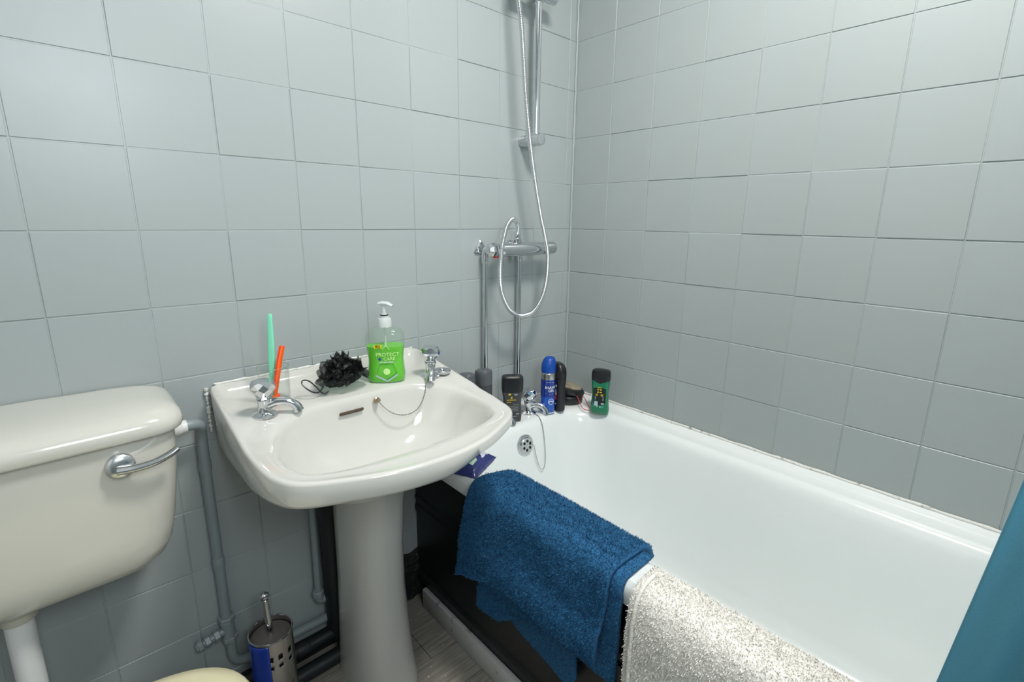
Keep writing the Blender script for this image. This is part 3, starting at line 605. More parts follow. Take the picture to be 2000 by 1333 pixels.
obj('hose_outlet', join(nut((-0.318, vy, vz + 0.026), (0, 0, 1), 0.0135, 0.014, 12), lathe([(0.0095, 0), (0.0105, 0.002), (0.0105, 0.018), (0.0085, 0.022)], (-0.318, vy, vz + 0.033), segs=16), lathe([(0.006, 0), (0.009, 0.002), (0.009, 0.012), (0, 0.013)], (-0.345, vy + 0.006, vz + 0.016), (0, 0, 1), 14)), 'chrome', valve, 30)
rail = thing('shower_rail', 'chrome shower riser rail with wall bracket near the tiled corner', 'shower rail', (-0.243, -0.03, 1.41))
obj('rail', tube([(-0.243, -0.058, 1.395), (-0.243, -0.058, 2.08)], 0.0112, 24), 'chrome', rail)
for zz in (1.410, 2.07):
    obj('bracket', lathe([(0.0, 0), (0.0185, 0), (0.0185, 0.046), (0.0175, 0.0465), (0.0175, 0.0485), (0.0185, 0.049), (0.0185, 0.080), (0.017, 0.083), (0, 0.083)], (-0.243, -0.0005, zz), (0, -1, 0), 32), 'chrome', rail, 30)
sl_ = obj('slider', join(lathe([(0.0165, 0), (0.018, 0.003), (0.018, 0.040), (0.0165, 0.043)], (-0.243, -0.058, 1.788), segs=24), tube([(-0.330, -0.058, 1.812), (-0.175, -0.058, 1.812)], 0.0165, 22)), 'chrome', rail, 30)
hand = thing('shower_handset', 'chrome shower handset on the rail above the frame', 'shower head', (-0.345, -0.095, 1.86))
hb = Vector((-0.345, -0.075, 1.795)); ha = Vector((0.0, -0.35, 1)).normalized()
obj('handle', lathe([(0.010, 0), (0.0125, 0.004), (0.0125, 0.05), (0.014, 0.12), (0.016, 0.19), (0.0, 0.20)], hb, ha, 24), 'chrome', hand)
obj('spray_head', lathe([(0.0, 0), (0.02, 0.002), (0.042, 0.014), (0.045, 0.024), (0.043, 0.028), (0, 0.028)], hb + ha * 0.185, Vector((-0.1, -1, -0.35)), 36), 'chrome', hand)
hp = cat_rom([(-0.318, vy, vz + 0.052), (-0.318, -0.066, 1.135), (-0.329, -0.072, 1.160), (-0.352, -0.080, 1.172), (-0.376, -0.086, 1.162), (-0.396, -0.092, 1.133), (-0.413, -0.096, 1.075), (-0.4175, -0.098, 0.98), (-0.388, -0.098, 0.912), (-0.350, -0.098, 0.882), (-0.316, -0.098, 0.876), (-0.275, -0.098, 0.886), (-0.240, -0.098, 0.925), (-0.221, -0.098, 0.980), (-0.2185, -0.099, 1.06), (-0.238, -0.100, 1.13), (-0.258, -0.100, 1.19), (-0.294, -0.099, 1.333), (-0.322, -0.096, 1.50), (-0.337, -0.090, 1.68), (-0.343, -0.078, 1.775), (-0.3445, -0.0755, 1.80)], 14)
P = np.array(hp); d = np.linalg.norm(np.diff(P, axis=0), axis=1).sum(); n = int(d / 0.0011); Q = resample(hp, n)
hose = obj('shower_hose', tube([tuple(q) for q in Q], [0.0064 + 0.0014 * math.sin(2 * math.pi * i / 4.0 + 0.6) for i in range(n)], 12), 'chrome', None, 180)
tag(hose, 'ribbed chrome shower hose hanging in a loop over the valve', 'shower hose')

# ------------------------------------------------------------------ things on the basin
ZD = 0.784
# glass tumbler
gc = (-1.070, -0.112, ZD + 0.0003)
glass = thing('tumbler', 'clear glass tumbler holding brushes behind the left basin tap', 'glass', gc)
obj('glass_wall', lathe([(0.0, 0.0), (0.028, 0.0), (0.0295, 0.003), (0.0318, 0.074), (0.0312, 0.0765), (0.0302, 0.074), (0.0282, 0.006), (0.0, 0.006)], gc, segs=48), 'clear', glass, 50)
obj('rim', tube([(gc[0] + 0.0313 * math.cos(t), gc[1] + 0.0313 * math.sin(t), gc[2] + 0.0755) for t in [2 * math.pi * k / 48 for k in range(49)]], 0.0010, 8), 'clear_plastic', glass)
def stick(name, path, w, th, m, label, cat, per=8):
    P = [Vector(p) for p in cat_rom(path, per)]; up_ = Vector((-0.72, 0.68, 0)); n = len(P); rings = []
    side = Vector((0.735, -0.678, 0)); nrm = Vector((-0.66, -0.71, 0.0)).normalized()
    ws = w if hasattr(w, '__len__') else [w] * n
    for i in range(n):
        ww = np.interp(i / (n - 1), np.linspace(0, 1, len(ws)), ws)
        rings.append([tuple(P[i] + side * (ww * math.copysign(abs(math.cos(t)) ** 0.6, math.cos(t))) + nrm * (th * math.copysign(abs(math.sin(t)) ** 0.6, math.sin(t)))) for t in [2 * math.pi * k / 16 for k in range(16)]])
    o = obj(name, loft(rings), m, None, 60, origin=path[0]); return o
tb = stick('toothbrush', [(-1.0705, -0.100, ZD + 0.0075), (-1.067, -0.0945, 0.84), (-1.062, -0.087, 0.90), (-1.0575, -0.081, 0.955), (-1.056, -0.079, 0.9665)], [0.0045, 0.0052, 0.0068, 0.0075, 0.0072, 0.0062, 0.0052, 0.0048, 0.003], 0.0028, 'mint', '', '')
tag(tb, 'mint green plastic toothbrush standing tallest in the tumbler', 'toothbrush')
def razor(dx, dy, dz, sc):
    pth = [(-1.0745 + dx, -0.123 + dy, ZD + 0.0075), (-1.0685 + dx, -0.119 + dy, 0.825), (-1.0565 + dx, -0.111 + dy, 0.868 + dz), (-1.0465 + dx, -0.105 + dy, 0.898 + dz)]
    t = thing('razor', '', 'razor', pth[0], 'orange razors in the tumbler')
    P = [tuple(p) for p in cat_rom(pth, 8)]; n = len(P)
    obj('handle', tube(P, [0.0020 + 0.0030 * min(1, i / (n * 0.35)) for i in range(n)], 12), 'orange', t)
    rv = [(p[0] - 0.0032, p[1] - 0.0036, p[2]) for p in P[n // 3:]]
    obj('grip_rib', tube(rv, 0.0010, 6), 'red_print', t)
    obj('head', box((pth[0][0] + 0.001, pth[0][1], ZD + 0.0105), (0.014, 0.006, 0.006), 0.0012), 'orange', t)
    return t
r1 = razor(0, 0, 0, 1); r1['label'] = 'orange plastic disposable razor, nearer one in the tumbler'
r2 = razor(0.0045, 0.0075, -0.001, 1); r2['label'] = 'orange plastic disposable razor, one tucked behind in the tumbler'
# clear soap dish and black puff
dc = (-0.934, -0.140, ZD + 0.0004)
dish = thing('soap_dish', 'clear shallow oval dish under the black bath puff', 'soap dish', dc)
def ell(z, a, b, off=(0, 0)): return [(dc[0] + off[0] + a * math.cos(t), dc[1] + off[1] + b * math.sin(t), z) for t in [2 * math.pi * k / 56 for k in range(56)]]
z0 = dc[2]
obj('dish_body', loft([ell(z0, 0.044, 0.028), ell(z0 + 0.003, 0.050, 0.033), ell(z0 + 0.018, 0.060, 0.041), ell(z0 + 0.0195, 0.0595, 0.0405), ell(z0 + 0.018, 0.058, 0.039), ell(z0 + 0.005, 0.048, 0.031), ell(z0 + 0.003, 0.043, 0.027)]), 'clear_plastic', dish, 60)
pc = Vector((-0.932, -0.138, ZD + 0.040))
puff = thing('bath_puff', 'black nylon mesh bath puff lying in the clear dish', 'bath puff', (pc.x, pc.y, ZD + 0.006))
def lump(c, rx, ry, rz, seed, amp, fr, nu=56, nv=30, half=1.0):
    rings = []
    for j in range(nv + 1):
        ph = math.pi * j / nv; rg_ = []
        for i in range(nu):
            t = 2 * math.pi * i / nu; dv = Vector((math.sin(ph) * math.cos(t), math.sin(ph) * math.sin(t), math.cos(ph)))
            q = dv * fr + Vector((seed, seed * 2.3, -seed)); k = 1 + amp * (mnoise.noise(q) + 0.6 * abs(mnoise.noise(q * 2.3)) + 0.35 * math.sin(9 * t + 5 * mnoise.noise(q)) * math.sin(ph))
            p = Vector(c) + Vector((dv.x * rx * k, dv.y * ry * k, dv.z * rz * k)); p.z = max(p.z, ZD + 0.0065 if (abs(p.x - dc[0]) < 0.055) else ZD + 0.012); rg_.append(tuple(p))
        rings.append(rg_)
    return loft(rings)
obj('core', lump(pc - Vector((0, 0, 0.004)), 0.044, 0.028, 0.026, 1.3, 0.22, 3.0), 'puff', puff, 180)
def petal(c0, n, R, cup, ruf, waves, seed, nr=9, nt=44):
    x, y, a = frame(n); rings = []
    for i in range(1, nr + 1):
        q = i / nr; rg_ = []
        for k in range(nt):
            t = 2 * math.pi * k / nt; w_ = mnoise.noise(Vector((math.cos(t) * 1.5, math.sin(t) * 1.5, seed)))
            p = Vector(c0) + (x * math.cos(t) + y * math.sin(t)) * (R * q * (1 + 0.35 * w_)) + a * (cup * q * q + ruf * q * q * math.sin(waves * t + seed * 3 + 2 * w_) + 0.004 * w_)
            p.z = max(p.z, ZD + 0.0075); rg_.append(tuple(p))
        rings.append(rg_)
    return loft(rings, True, True, False)
pr_ = random.Random(5)
spots = [(0.0, 0.0, 1.0), (0.35, 0.1, 0.9), (-0.35, 0.1, 0.9), (0.8, 0.1, 0.55), (-0.8, 0.1, 0.55), (0.0, -0.8, 0.55), (0.5, -0.75, 0.35), (-0.5, -0.75, 0.35), (0.15, -0.6, 0.8), (-0.2, -0.55, 0.8), (0.95, -0.3, 0.15), (-0.95, -0.3, 0.15), (0.3, 0.8, 0.5), (-0.3, 0.8, 0.5), (0.7, -0.5, 0.5), (-0.7, -0.5, 0.5), (0.0, -1.0, 0.1), (0.1, 0.3, 1.0)]
for k, (dx, dy, dz) in enumerate(spots):
    dv = Vector((dx, dy, dz)).normalized(); c0 = pc + Vector((dv.x * 0.036, dv.y * 0.022, dv.z * 0.018 - 0.002)); top = k in (0, 17)
    obj('ruffle', petal(c0, dv + Vector((pr_.uniform(-.3, .3), pr_.uniform(-.3, .3), pr_.uniform(-.1, .3))), (0.027 if k in (3, 4, 10, 11) else pr_.uniform(0.016, 0.023)) if not top else 0.015, pr_.uniform(0.010, 0.018) if not top else 0.026, pr_.uniform(0.003, 0.006), pr_.choice((4, 5, 6)), k * 1.7), 'netting' if (k % 3 or k in (3, 4)) else 'puff', puff, 180)
lp_ = cat_rom([(-0.981, -0.150, 0.803), (-0.995, -0.160, 0.797), (-1.008, -0.163, 0.800), (-1.020, -0.158, 0.810), (-1.026, -0.150, 0.820), (-1.022, -0.146, 0.826), (-1.010, -0.147, 0.822), (-0.998, -0.152, 0.808), (-0.990, -0.158, 0.795), (-0.982, -0.160, 0.790), (-0.972, -0.158, 0.794)], 8)
obj('cord_loop', tube([tuple(p) for p in lp_], 0.0015, 8), 'black_plastic', puff)
# hand soap dispenser
sc_ = Vector((-0.824, -0.146, ZD + 0.0004)); sang = math.radians(-124)
soap = thing('soap_dispenser', 'clear pump bottle half full of green hand soap on the basin', 'soap dispenser', sc_)
sx = Vector((-math.sin(sang), math.cos(sang), 0)); sn = Vector((math.cos(sang), math.sin(sang), 0))
def bot_ring(c, z, a, b, p=2.8, n=64, X=None, Nn=None):
    X = X or sx; Nn = Nn or sn; R = []
    for k in range(n):
        t = 2 * math.pi * k / n; cx, cy = math.cos(t), math.sin(t)
        R.append(tuple(Vector(c) + X * (a * math.copysign(abs(cx) ** (2 / p), cx)) + Nn * (b * math.copysign(abs(cy) ** (2 / p), cy)) + Vector((0, 0, z))))
    return R
bprof = [(0.0, 0.038, 0.022), (0.002, 0.042, 0.025), (0.006, 0.0440, 0.027), (0.022, 0.0445, 0.0275), (0.040, 0.0425, 0.026), (0.055, 0.0415, 0.025), (0.075, 0.0430, 0.026), (0.092, 0.0450, 0.0275), (0.106, 0.0450, 0.0275), (0.118, 0.0425, 0.026), (0.127, 0.035, 0.023), (0.132, 0.025, 0.019), (0.135, 0.0155, 0.0150), (0.142, 0.0145, 0.0145)]
obj('bottle', loft([bot_ring(sc_, z, a, b, 2.8 if z < 0.13 else 2.0) for z, a, b in bprof], True, True, False), 'clear_plastic', soap, 180)
lprof = [(z, a - 0.0012, b - 0.0012) for z, a, b in bprof if z <= 0.075]; lprof[0] = (0.0012, lprof[0][1], lprof[0][2]); lprof.append((0.0885, 0.0437, 0.0262))
obj('soap_liquid', loft([bot_ring(sc_, z, a, b) for z, a, b in lprof]), 'liquid', soap, 60)
pm = obj('pump', join(lathe([(0.0165, 0.134), (0.0165, 0.150), (0.0150, 0.154), (0.011, 0.155), (0.011, 0.160), (0.0085, 0.1605), (0.0085, 0.164), (0.0055, 0.165), (0.0050, 0.185)], sc_, segs=28)), 'pump', soap)
hd = sc_ + Vector((0, 0, 0.187)); nz_dir = (sx * 0.9 + sn * 0.25).normalized()
obj('nozzle', join(tube([tuple(hd - nz_dir * 0.013 + Vector((0, 0, 0.001))), tuple(hd - nz_dir * 0.004 + Vector((0, 0, 0.003))), tuple(hd + nz_dir * 0.010 + Vector((0, 0, 0.002))), tuple(hd + nz_dir * 0.021 - Vector((0, 0, 0.003)))], [0.0060, 0.0085, 0.0080, 0.0055], 14, flat=0.6)), 'pump', soap)
obj('dip_tube', tube([tuple(sc_ + Vector((0, 0, 0.140))), tuple(sc_ + Vector((0, 0, 0.01)))], 0.0025, 10), 'pump', soap)
obj('collar_ring', lathe([(0.0095, 0.1605), (0.0095, 0.1635)], sc_, segs=24, cap=False), 'black_plastic', soap)
def soap_surf(x, y):  # bottle front depth at label height
    z = y + 0.06; a = np.interp(z, [q[0] for q in bprof], [q[1] for q in bprof]); b = np.interp(z, [q[0] for q in bprof], [q[2] for q in bprof])
    u = min(0.999, abs(x) / a); return b * (1 - u ** 2.8) ** (1 / 2.8)
def soap_print(name, vf, dx, z, m):
    v, f = vf; v = [(x + dx, y + z - 0.06, zz + 0.0004) for x, y, zz in v]
    return obj(name, place_label((v, f), tuple(sc_ + Vector((0, 0, 0.06))), sang, soap_surf), m, soap, None)
soap_print('lettering', text_mesh('PROTECT', 0.0125), 0.006, 0.0705, 'palegreen_print')
soap_print('plus_sign', bars([(0, 0, 0.0080, 0.0026), (0, 0, 0.0026, 0.0080)]), -0.0120, 0.0595, 'blue_print')
soap_print('lettering', text_mesh('CARE', 0.0110), 0.010, 0.0598, 'palegreen_print')
soap_print('lettering', text_mesh('ANTI-BACTERIAL', 0.0044), 0.003, 0.0520, 'white_print')
soap_print('sticker', bars([(0, 0, 0.0175, 0.0090)]), -0.0150, 0.0905, 'yellow_bright')
soap_print('lettering', (lambda t: ([(x, y, z + 0.0004) for x, y, z in t[0]], t[1]))(text_mesh('MEGA', 0.0046)), -0.0150, 0.0925, 'black_print')
soap_print('lettering', (lambda t: ([(x, y, z + 0.0004) for x, y, z in t[0]], t[1]))(text_mesh('VALUE', 0.0042)), -0.0150, 0.0885, 'black_print')
# peak logo, pentagon outline and silver chevron
def poly_line(pts, w, th=0.0003):
    V = []; Fc = []
    for a, b in zip(pts[:-1], pts[1:]):
        a, b = np.array(a, float), np.array(b, float); seg = 5
        for s in range(seg):
            p = a + (b - a) * s / seg; q = a + (b - a) * (s + 1.02) / seg; dd = (q - p) / np.linalg.norm(q - p); nn = np.array([-dd[1], dd[0]]) * w / 2; n = len(V)
            for c in (p + nn, p - nn, q - nn, q + nn): V.append((c[0], c[1], 0))
            for c in (p + nn, p - nn, q - nn, q + nn): V.append((c[0], c[1], th))
            Fc += [[n, n + 1, n + 2, n + 3], [n + 7, n + 6, n + 5, n + 4], [n, n + 4, n + 5, n + 1], [n + 1, n + 5, n + 6, n + 2], [n + 2, n + 6, n + 7, n + 3], [n + 3, n + 7, n + 4, n]]
    return V, Fc
soap_print('peak_logo', poly_line([(-0.008, 0), (0, 0.011), (0.008, 0)], 0.0012), 0.003, 0.0835, 'palegreen_print')
soap_print('pentagon_outline', poly_line([(-0.020, 0.006), (-0.012, 0.028), (0.018, 0.028), (0.026, 0.006), (0.004, -0.010)][::1], 0.0009), 0.0, 0.0190, 'darkgreen_print')
soap_print('chevron', poly_line([(-0.0225, 0.0035), (0.004, -0.0110), (0.028, 0.0045)], 0.0036), 0.0, 0.0165, 'silver_print')
soap_print('leaf_motif', lathe([(0.0, 0), (0.008, 0), (0.007, 0.0002), (0, 0.0003)], (0, 0, 0), segs=20), 0.003, 0.0290, 'yellow_print' if False else 'palegreen_print')

# ------------------------------------------------------------------ bottles on the bath deck
ZB = 0.5299
def flat_bottle(name, label, c, ang, prof, m, group=None, cap=None, capm='black_plastic', p=3.2, cat='bottle'):
    t = thing(name, label, cat, c, group); X = Vector((-math.sin(ang), math.cos(ang), 0)); Nn = Vector((math.cos(ang), math.sin(ang), 0))
    obj('body', loft([bot_ring(c, z, a, b, p, 40, X, Nn) for z, a, b in prof]), m, t, 40)
    if cap: obj('cap', loft([bot_ring(c, z, a, b, p, 40, X, Nn) for z, a, b in cap]), capm, t, 28)
    return t
CAMANG = lambda x, y: math.atan2(-1.196 - y, -1.370 - x)
# dark grey gel bottle next to the bath tap
g = (-0.356, -0.088, ZB); ga = CAMANG(g[0], g[1]) + 0.12
gel = flat_bottle('shower_gel_bottle', 'dark grey waisted shower gel bottle with yellow print beside bath tap', g, ga,
    [(0, 0.026, 0.014), (0.003, 0.029, 0.017), (0.02, 0.0305, 0.0185), (0.045, 0.0290, 0.0175), (0.070, 0.0285, 0.017), (0.090, 0.0315, 0.018), (0.1005, 0.0335, 0.019)], 'dark_grey_plastic', None,
    [(0.101, 0.0335, 0.019), (0.112, 0.0350, 0.0195), (0.140, 0.0350, 0.0195), (0.149, 0.0340, 0.0185), (0.1535, 0.0285, 0.014)], 'black_plastic', 4.6)
def lab(parent, c, ang, items, m, z, dist):
    return obj('label_print', place_label(bars(items), (c[0], c[1], c[2] + z), ang, lambda x, y: dist * max(0.0, 1 - (abs(x) / 0.031) ** 3.4) ** (1 / 3.4)), m, parent, None)
lab(gel, g, ga, [(0, 0.045, 0.016, 0.0022), (0.010, 0.034, 0.010, 0.005), (0.010, 0.0, 0.018, 0.0014), (0, -0.006, 0.034, 0.0014), (0, -0.011, 0.036, 0.0014), (0, -0.016, 0.034, 0.0014), (0.002, -0.021, 0.034, 0.0014), (0.016, -0.032, 0.010, 0.004), (0.006, -0.040, 0.012, 0.0024), (-0.012, -0.036, 0.012, 0.018)], 'pale_print', 0.060, 0.0190)
lab(gel, g, ga, [(-0.010, 0.035, 0.008, 0.005), (-0.004, 0.024, 0.005, 0.006), (-0.004, 0.016, 0.030, 0.0016), (-0.012, 0.009, 0.014, 0.0015)], 'yellow_print', 0.060, 0.0191)
# two grey-capped cans behind the basin
for (cx, cy, lb) in ((-0.543, -0.093, 'grey capped black spray can behind the basin edge, left one'), (-0.479, -0.093, 'grey capped black spray can behind the basin edge, beside riser pipe')):
    c = (cx, cy, ZB); t = thing('spray_can', lb, 'spray can', c, 'spray cans behind the basin')
    obj('can', lathe([(0, 0), (0.0245, 0), (0.026, 0.002), (0.026, 0.152), (0.025, 0.155), (0, 0.155)], c, segs=36), 'dark_grey_plastic', t, 40)
    a = CAMANG(cx, cy); rr = []
    for z, r in ((0.155, 0.0255), (0.162, 0.0262), (0.182, 0.0262), (0.193, 0.0250), (0.200, 0.0225), (0.203, 0.017)):
        rr.append([(cx + r * math.cos(q), cy + r * math.sin(q), ZB + z - (0.004 if z > 0.184 else 0) * (1 - math.cos(q - a)) * 0.6 + (0.006 * abs(math.sin(q - a)) if z > 0.174 and z < 0.194 else 0)) for q in [2 * math.pi * k / 36 for k in range(36)]])
    cp_ = obj('cap', loft(rr), 'cap_grey', t, 35)
    obj('cap_dot', box((cx + 0.0235 * math.cos(a - 0.5), cy + 0.0235 * math.sin(a - 0.5), ZB + 0.186), (0.003, 0.003, 0.003), 0.0008), 'white_print', cp_)  # small white block on the side of the cap
# shave gel can
c = (-0.214, -0.113, ZB); can = thing('shave_gel_can', 'blue shave gel can with silver band standing by the bath tap', 'can', c); r = 0.0255
obj('lower_body', lathe([(0, 0), (0.0235, 0), (0.0235, 0.002), (r, 0.005), (r, 0.060)], c, segs=40, cap=True), 'blue_metal', can, 40)
obj('upper_body', lathe([(r, 0.060), (r, 0.120)], c, segs=40, cap=True), 'blue_dark', can, 40)
obj('base_rim', lathe([(0.0245, 0.001), (0.0255, 0.002), (0.0255, 0.0045), (0.0245, 0.005)], c, segs=40, cap=False), 'white_print', can, 40)
obj('silver_band', lathe([(r, 0.120), (r, 0.138), (0.0245, 0.142), (0.0235, 0.143)], c, segs=40), 'steel', can, 40)
rr = []; a = CAMANG(c[0], c[1]) - 0.9
for z, q0 in ((0.143, 0.0245), (0.150, 0.0252), (0.168, 0.0248), (0.178, 0.0225), (0.187, 0.0195), (0.193, 0.015), (0.195, 0.009)):
    rr.append([(c[0] + q0 * math.cos(q) - 0.004 * math.cos(a) * max(0, (z - 0.165) / 0.03), c[1] + q0 * math.sin(q) - 0.004 * math.sin(a) * max(0, (z - 0.165) / 0.03), ZB + z) for q in [2 * math.pi * k / 40 for k in range(40)]])
obj('cap', loft(rr), 'blue_cap', can, 50)
ca = CAMANG(c[0], c[1]) + 0.30
def can_print(vf, dx, z, m, name='lettering'):
    v, f = vf; return obj(name, wrap_cyl(([(x + dx, y, zz + 0.0003) for x, y, zz in v], f), (c[0], c[1], ZB + z), r, ca), m, can, None)
can_print(text_mesh('SHAVE', 0.0125), 0.0, 0.0935, 'white_print'); can_print(text_mesh('GEL', 0.0125), 0.004, 0.0825, 'white_print')
can_print(bars([(-0.012, 0, 0.006, 0.002), (-0.002, 0, 0.006, 0.002), (0.008, 0, 0.007, 0.002), (-0.001, -0.006, 0.026, 0.0018)]), 0, 0.1125, 'silver_print', 'label_print')
can_print(bars([(0, 0, 0.024, 0.0012)]), 0, 0.074, 'silver_print', 'label_print'); can_print(bars([(0.003, -0.004, 0.012, 0.0012)]), 0, 0.074, 'silver_print', 'label_print')
dd = []
for k in range(24): t = 2 * math.pi * k / 24; dd.append((0.0095 * math.cos(t), 0.0095 * math.sin(t)))
can_print(poly_line(dd + [dd[0]], 0.0013), 0.004, 0.044, 'white_print', 'round_emblem')
can_print(poly_line([(-0.007, -0.002), (-0.002, 0.004), (0.001, 0.0), (0.004, 0.003), (0.008, -0.003)], 0.0022), 0.004, 0.044, 'white_print', 'peak_emblem')
# black gel bottle behind the shave gel can, edge towards the room
c = (-0.1725, -0.118, ZB); ba = math.radians(172)
blk = flat_bottle('shower_gel_bottle', 'black shower gel bottle with red and white print behind the shave gel can', c, ba,
    [(0, 0.028, 0.015), (0.003, 0.031, 0.0185), (0.025, 0.0325, 0.0195), (0.055, 0.0300, 0.018), (0.080, 0.0300, 0.018), (0.105, 0.033, 0.0195), (0.118, 0.0335, 0.0195)], 'black_plastic', None,
    [(0.1185, 0.0335, 0.0195), (0.135, 0.034, 0.0195), (0.150, 0.032, 0.0185), (0.162, 0.024, 0.015), (0.168, 0.015, 0.010)], 'black_plastic', 3.0)
def blab(items, m, z): return obj('label_print', place_label(bars(items), (c[0], c[1], c[2] + z), ba, lambda x, y: 0.0188), m, blk, None)
blab([(0.012, 0.030, 0.012, 0.008), (0.010, 0.010, 0.012, 0.016), (0.014, 0.004, 0.008, 0.010), (0.012, -0.034, 0.010, 0.004)], 'white_print', 0.062)
blab([(0.013, -0.010, 0.012, 0.018)], 'red_print', 0.062)
# black stacked scrubbing pad with red loop
c = (-0.088, -0.105, ZB); pad = thing('scrub_brush', 'black oval scrub brush with beige pad and red cord loop in the corner', 'brush', c)
def pring(z, a, b, ang=math.radians(35), off=(0, 0)):
    ca_, sa_ = math.cos(ang), math.sin(ang)
    return [(c[0] + off[0] + a * math.cos(t) * ca_ - b * math.sin(t) * sa_, c[1] + off[1] + a * math.cos(t) * sa_ + b * math.sin(t) * ca_, ZB + z) for t in [2 * math.pi * k / 44 for k in range(44)]]
obj('base', loft([pring(0.0, 0.042, 0.032, -0.4), pring(0.003, 0.046, 0.036, -0.4), pring(0.026, 0.048, 0.038, -0.4), pring(0.030, 0.045, 0.035, -0.4)]), 'black_plastic', pad, 50)
tl = lambda R: [(x, y, z + 0.18 * (y + 0.105) - 0.20 * (x + 0.088)) for x, y, z in R]
obj('top_shell', loft([tl(pring(0.036, 0.044, 0.034, -0.5)), tl(pring(0.040, 0.050, 0.038, -0.5)), tl(pring(0.050, 0.0515, 0.0385, -0.5)), tl(pring(0.058, 0.048, 0.036, -0.5)), tl(pring(0.060, 0.040, 0.030, -0.5))]), 'black_plastic', pad, 50)
obj('beige_pad', loft([tl(pring(0.058, 0.041, 0.031, -0.5)), tl(pring(0.064, 0.041, 0.031, -0.5)), tl(pring(0.068, 0.036, 0.027, -0.5)), tl(pring(0.069, 0.02, 0.015, -0.5))]), 'wood_soap', pad, 50)
lp_ = cat_rom([(-0.0960, -0.141, 0.5655), (-0.1020, -0.156, 0.558), (-0.1070, -0.172, 0.541), (-0.1080, -0.186, 0.5322), (-0.1040, -0.199, 0.5318), (-0.0960, -0.204, 0.5318), (-0.0870, -0.198, 0.5318), (-0.0780, -0.180, 0.538), (-0.0730, -0.162, 0.553), (-0.0700, -0.146, 0.562)], 8)
obj('cord_loop', tube([tuple(p) for p in lp_], 0.0013, 8), 'red_cord', pad)
# green bottle
c = (-0.0855, -0.236, ZB); gna = math.radians(206)
grn = flat_bottle('shower_gel_bottle', 'green shower gel bottle with black cap against the right wall', c, gna,
    [(0, 0.028, 0.014), (0.003, 0.031, 0.0165), (0.018, 0.0320, 0.0175), (0.045, 0.0285, 0.0165), (0.070, 0.0265, 0.0160), (0.095, 0.0295, 0.017), (0.114, 0.0310, 0.0175), (0.1215, 0.0300, 0.017)], 'green', None, None)
X = Vector((-math.sin(gna), math.cos(gna), 0)); Nn = Vector((math.cos(gna), math.sin(gna), 0)); rr = []
for z, a, b in ((0.112, 0.0312, 0.0178), (0.130, 0.0318, 0.0182), (0.145, 0.0312, 0.0178), (0.151, 0.029, 0.0165), (0.1545, 0.018, 0.010)):
    R0 = bot_ring(c, z, a, b, 3.2, 40, X, Nn)
    if z < 0.12: R0 = [(x, y, zz + 0.010 * min(1, abs((Vector((x, y, 0)) - Vector((c[0], c[1], 0))).dot(X)) / 0.026) - 0.004) for x, y, zz in R0]
    rr.append(R0)
obj('cap', loft(rr), 'black_plastic', grn, 28)
gs = lambda x, y: 0.0162 * max(0.05, 1 - (abs(x) / 0.0285) ** 3.2) ** (1 / 3.2) + 0.0006
lbm = []
for i in range(-6, 6):
    for j in range(12): lbm.append((i * 0.0036 + 0.0018, -0.040 + j * 0.0066, 0.00365, 0.0067))
obj('label', place_label(bars(lbm), (c[0], c[1], ZB + 0.060), gna, gs), 'label_dark', grn, None)
gs2 = lambda x, y: gs(x, y) + 0.0004
obj('label_print', place_label(bars([(0, 0.034, 0.014, 0.002), (-0.005, 0.027, 0.004, 0.005), (0.004, 0.027, 0.006, 0.004), (-0.005, 0.018, 0.004, 0.006), (0.004, 0.018, 0.007, 0.003), (0, 0.010, 0.026, 0.002), (0, 0.006, 0.026, 0.002)]), (c[0], c[1], ZB + 0.060), gna, gs2), 'yellow_print', grn, None)
obj('label_print', place_label(bars([(0, 0.0, 0.030, 0.0018), (0, -0.004, 0.030, 0.0018), (0, -0.008, 0.030, 0.0018), (-0.010, -0.025, 0.012, 0.020), (0.012, -0.022, 0.010, 0.005), (0.008, -0.034, 0.012, 0.004)]), (c[0], c[1], ZB + 0.060), gna, gs2), 'silver_print', grn, None)

# packet of wipes on the front rim
c = Vector((-0.640, -0.247, 0.5305))
pk = thing('wipes_packet', 'navy and white film packet of wipes on the bath rim under the basin', 'packet', c)
nx, ny = 26, 16; V = []; Fc = []
def pk_pt(i, j, top):
    u = i / (nx - 1) * 2 - 1; v = j / (ny - 1) * 2 - 1; a = math.radians(24); lx = u * 0.060; ly = v * 0.040
    h = 0.024 * (1 - abs(v) ** 4) * (1 - abs(u) ** 4); w_ = 0.009 * mnoise.noise(Vector((u * 5, v * 5, 2.2))) + 0.0025 * math.sin(v * 11 + u * 5)
    lift_ = 0.010 * max(0, u - 0.6)
    return (c.x + lx * math.cos(a) - ly * math.sin(a), c.y + lx * math.sin(a) + ly * math.cos(a), c.z + 0.0008 + lift_ + (h + max(0, w_ * (1 - abs(u) ** 4)) + 0.0008 if top else 0))
for top in (0, 1):
    for i in range(nx):
        for j in range(ny): V.append(pk_pt(i, j, top))
G = lambda t, i, j: t * nx * ny + i * ny + j
for t in (0, 1):
    for i in range(nx - 1):
        for j in range(ny - 1): Fc.append([G(t, i, j), G(t, i + 1, j), G(t, i + 1, j + 1), G(t, i, j + 1)])
for i in range(nx - 1):
    for j in (0, ny - 1): Fc.append([G(0, i, j), G(0, i + 1, j), G(1, i + 1, j), G(1, i, j)])
for j in range(ny - 1):
    for i in (0, nx - 1): Fc.append([G(0, i, j), G(0, i, j + 1), G(1, i, j + 1), G(1, i, j)])
obj('film', (V, Fc), 'wipes_blue', pk, 60)
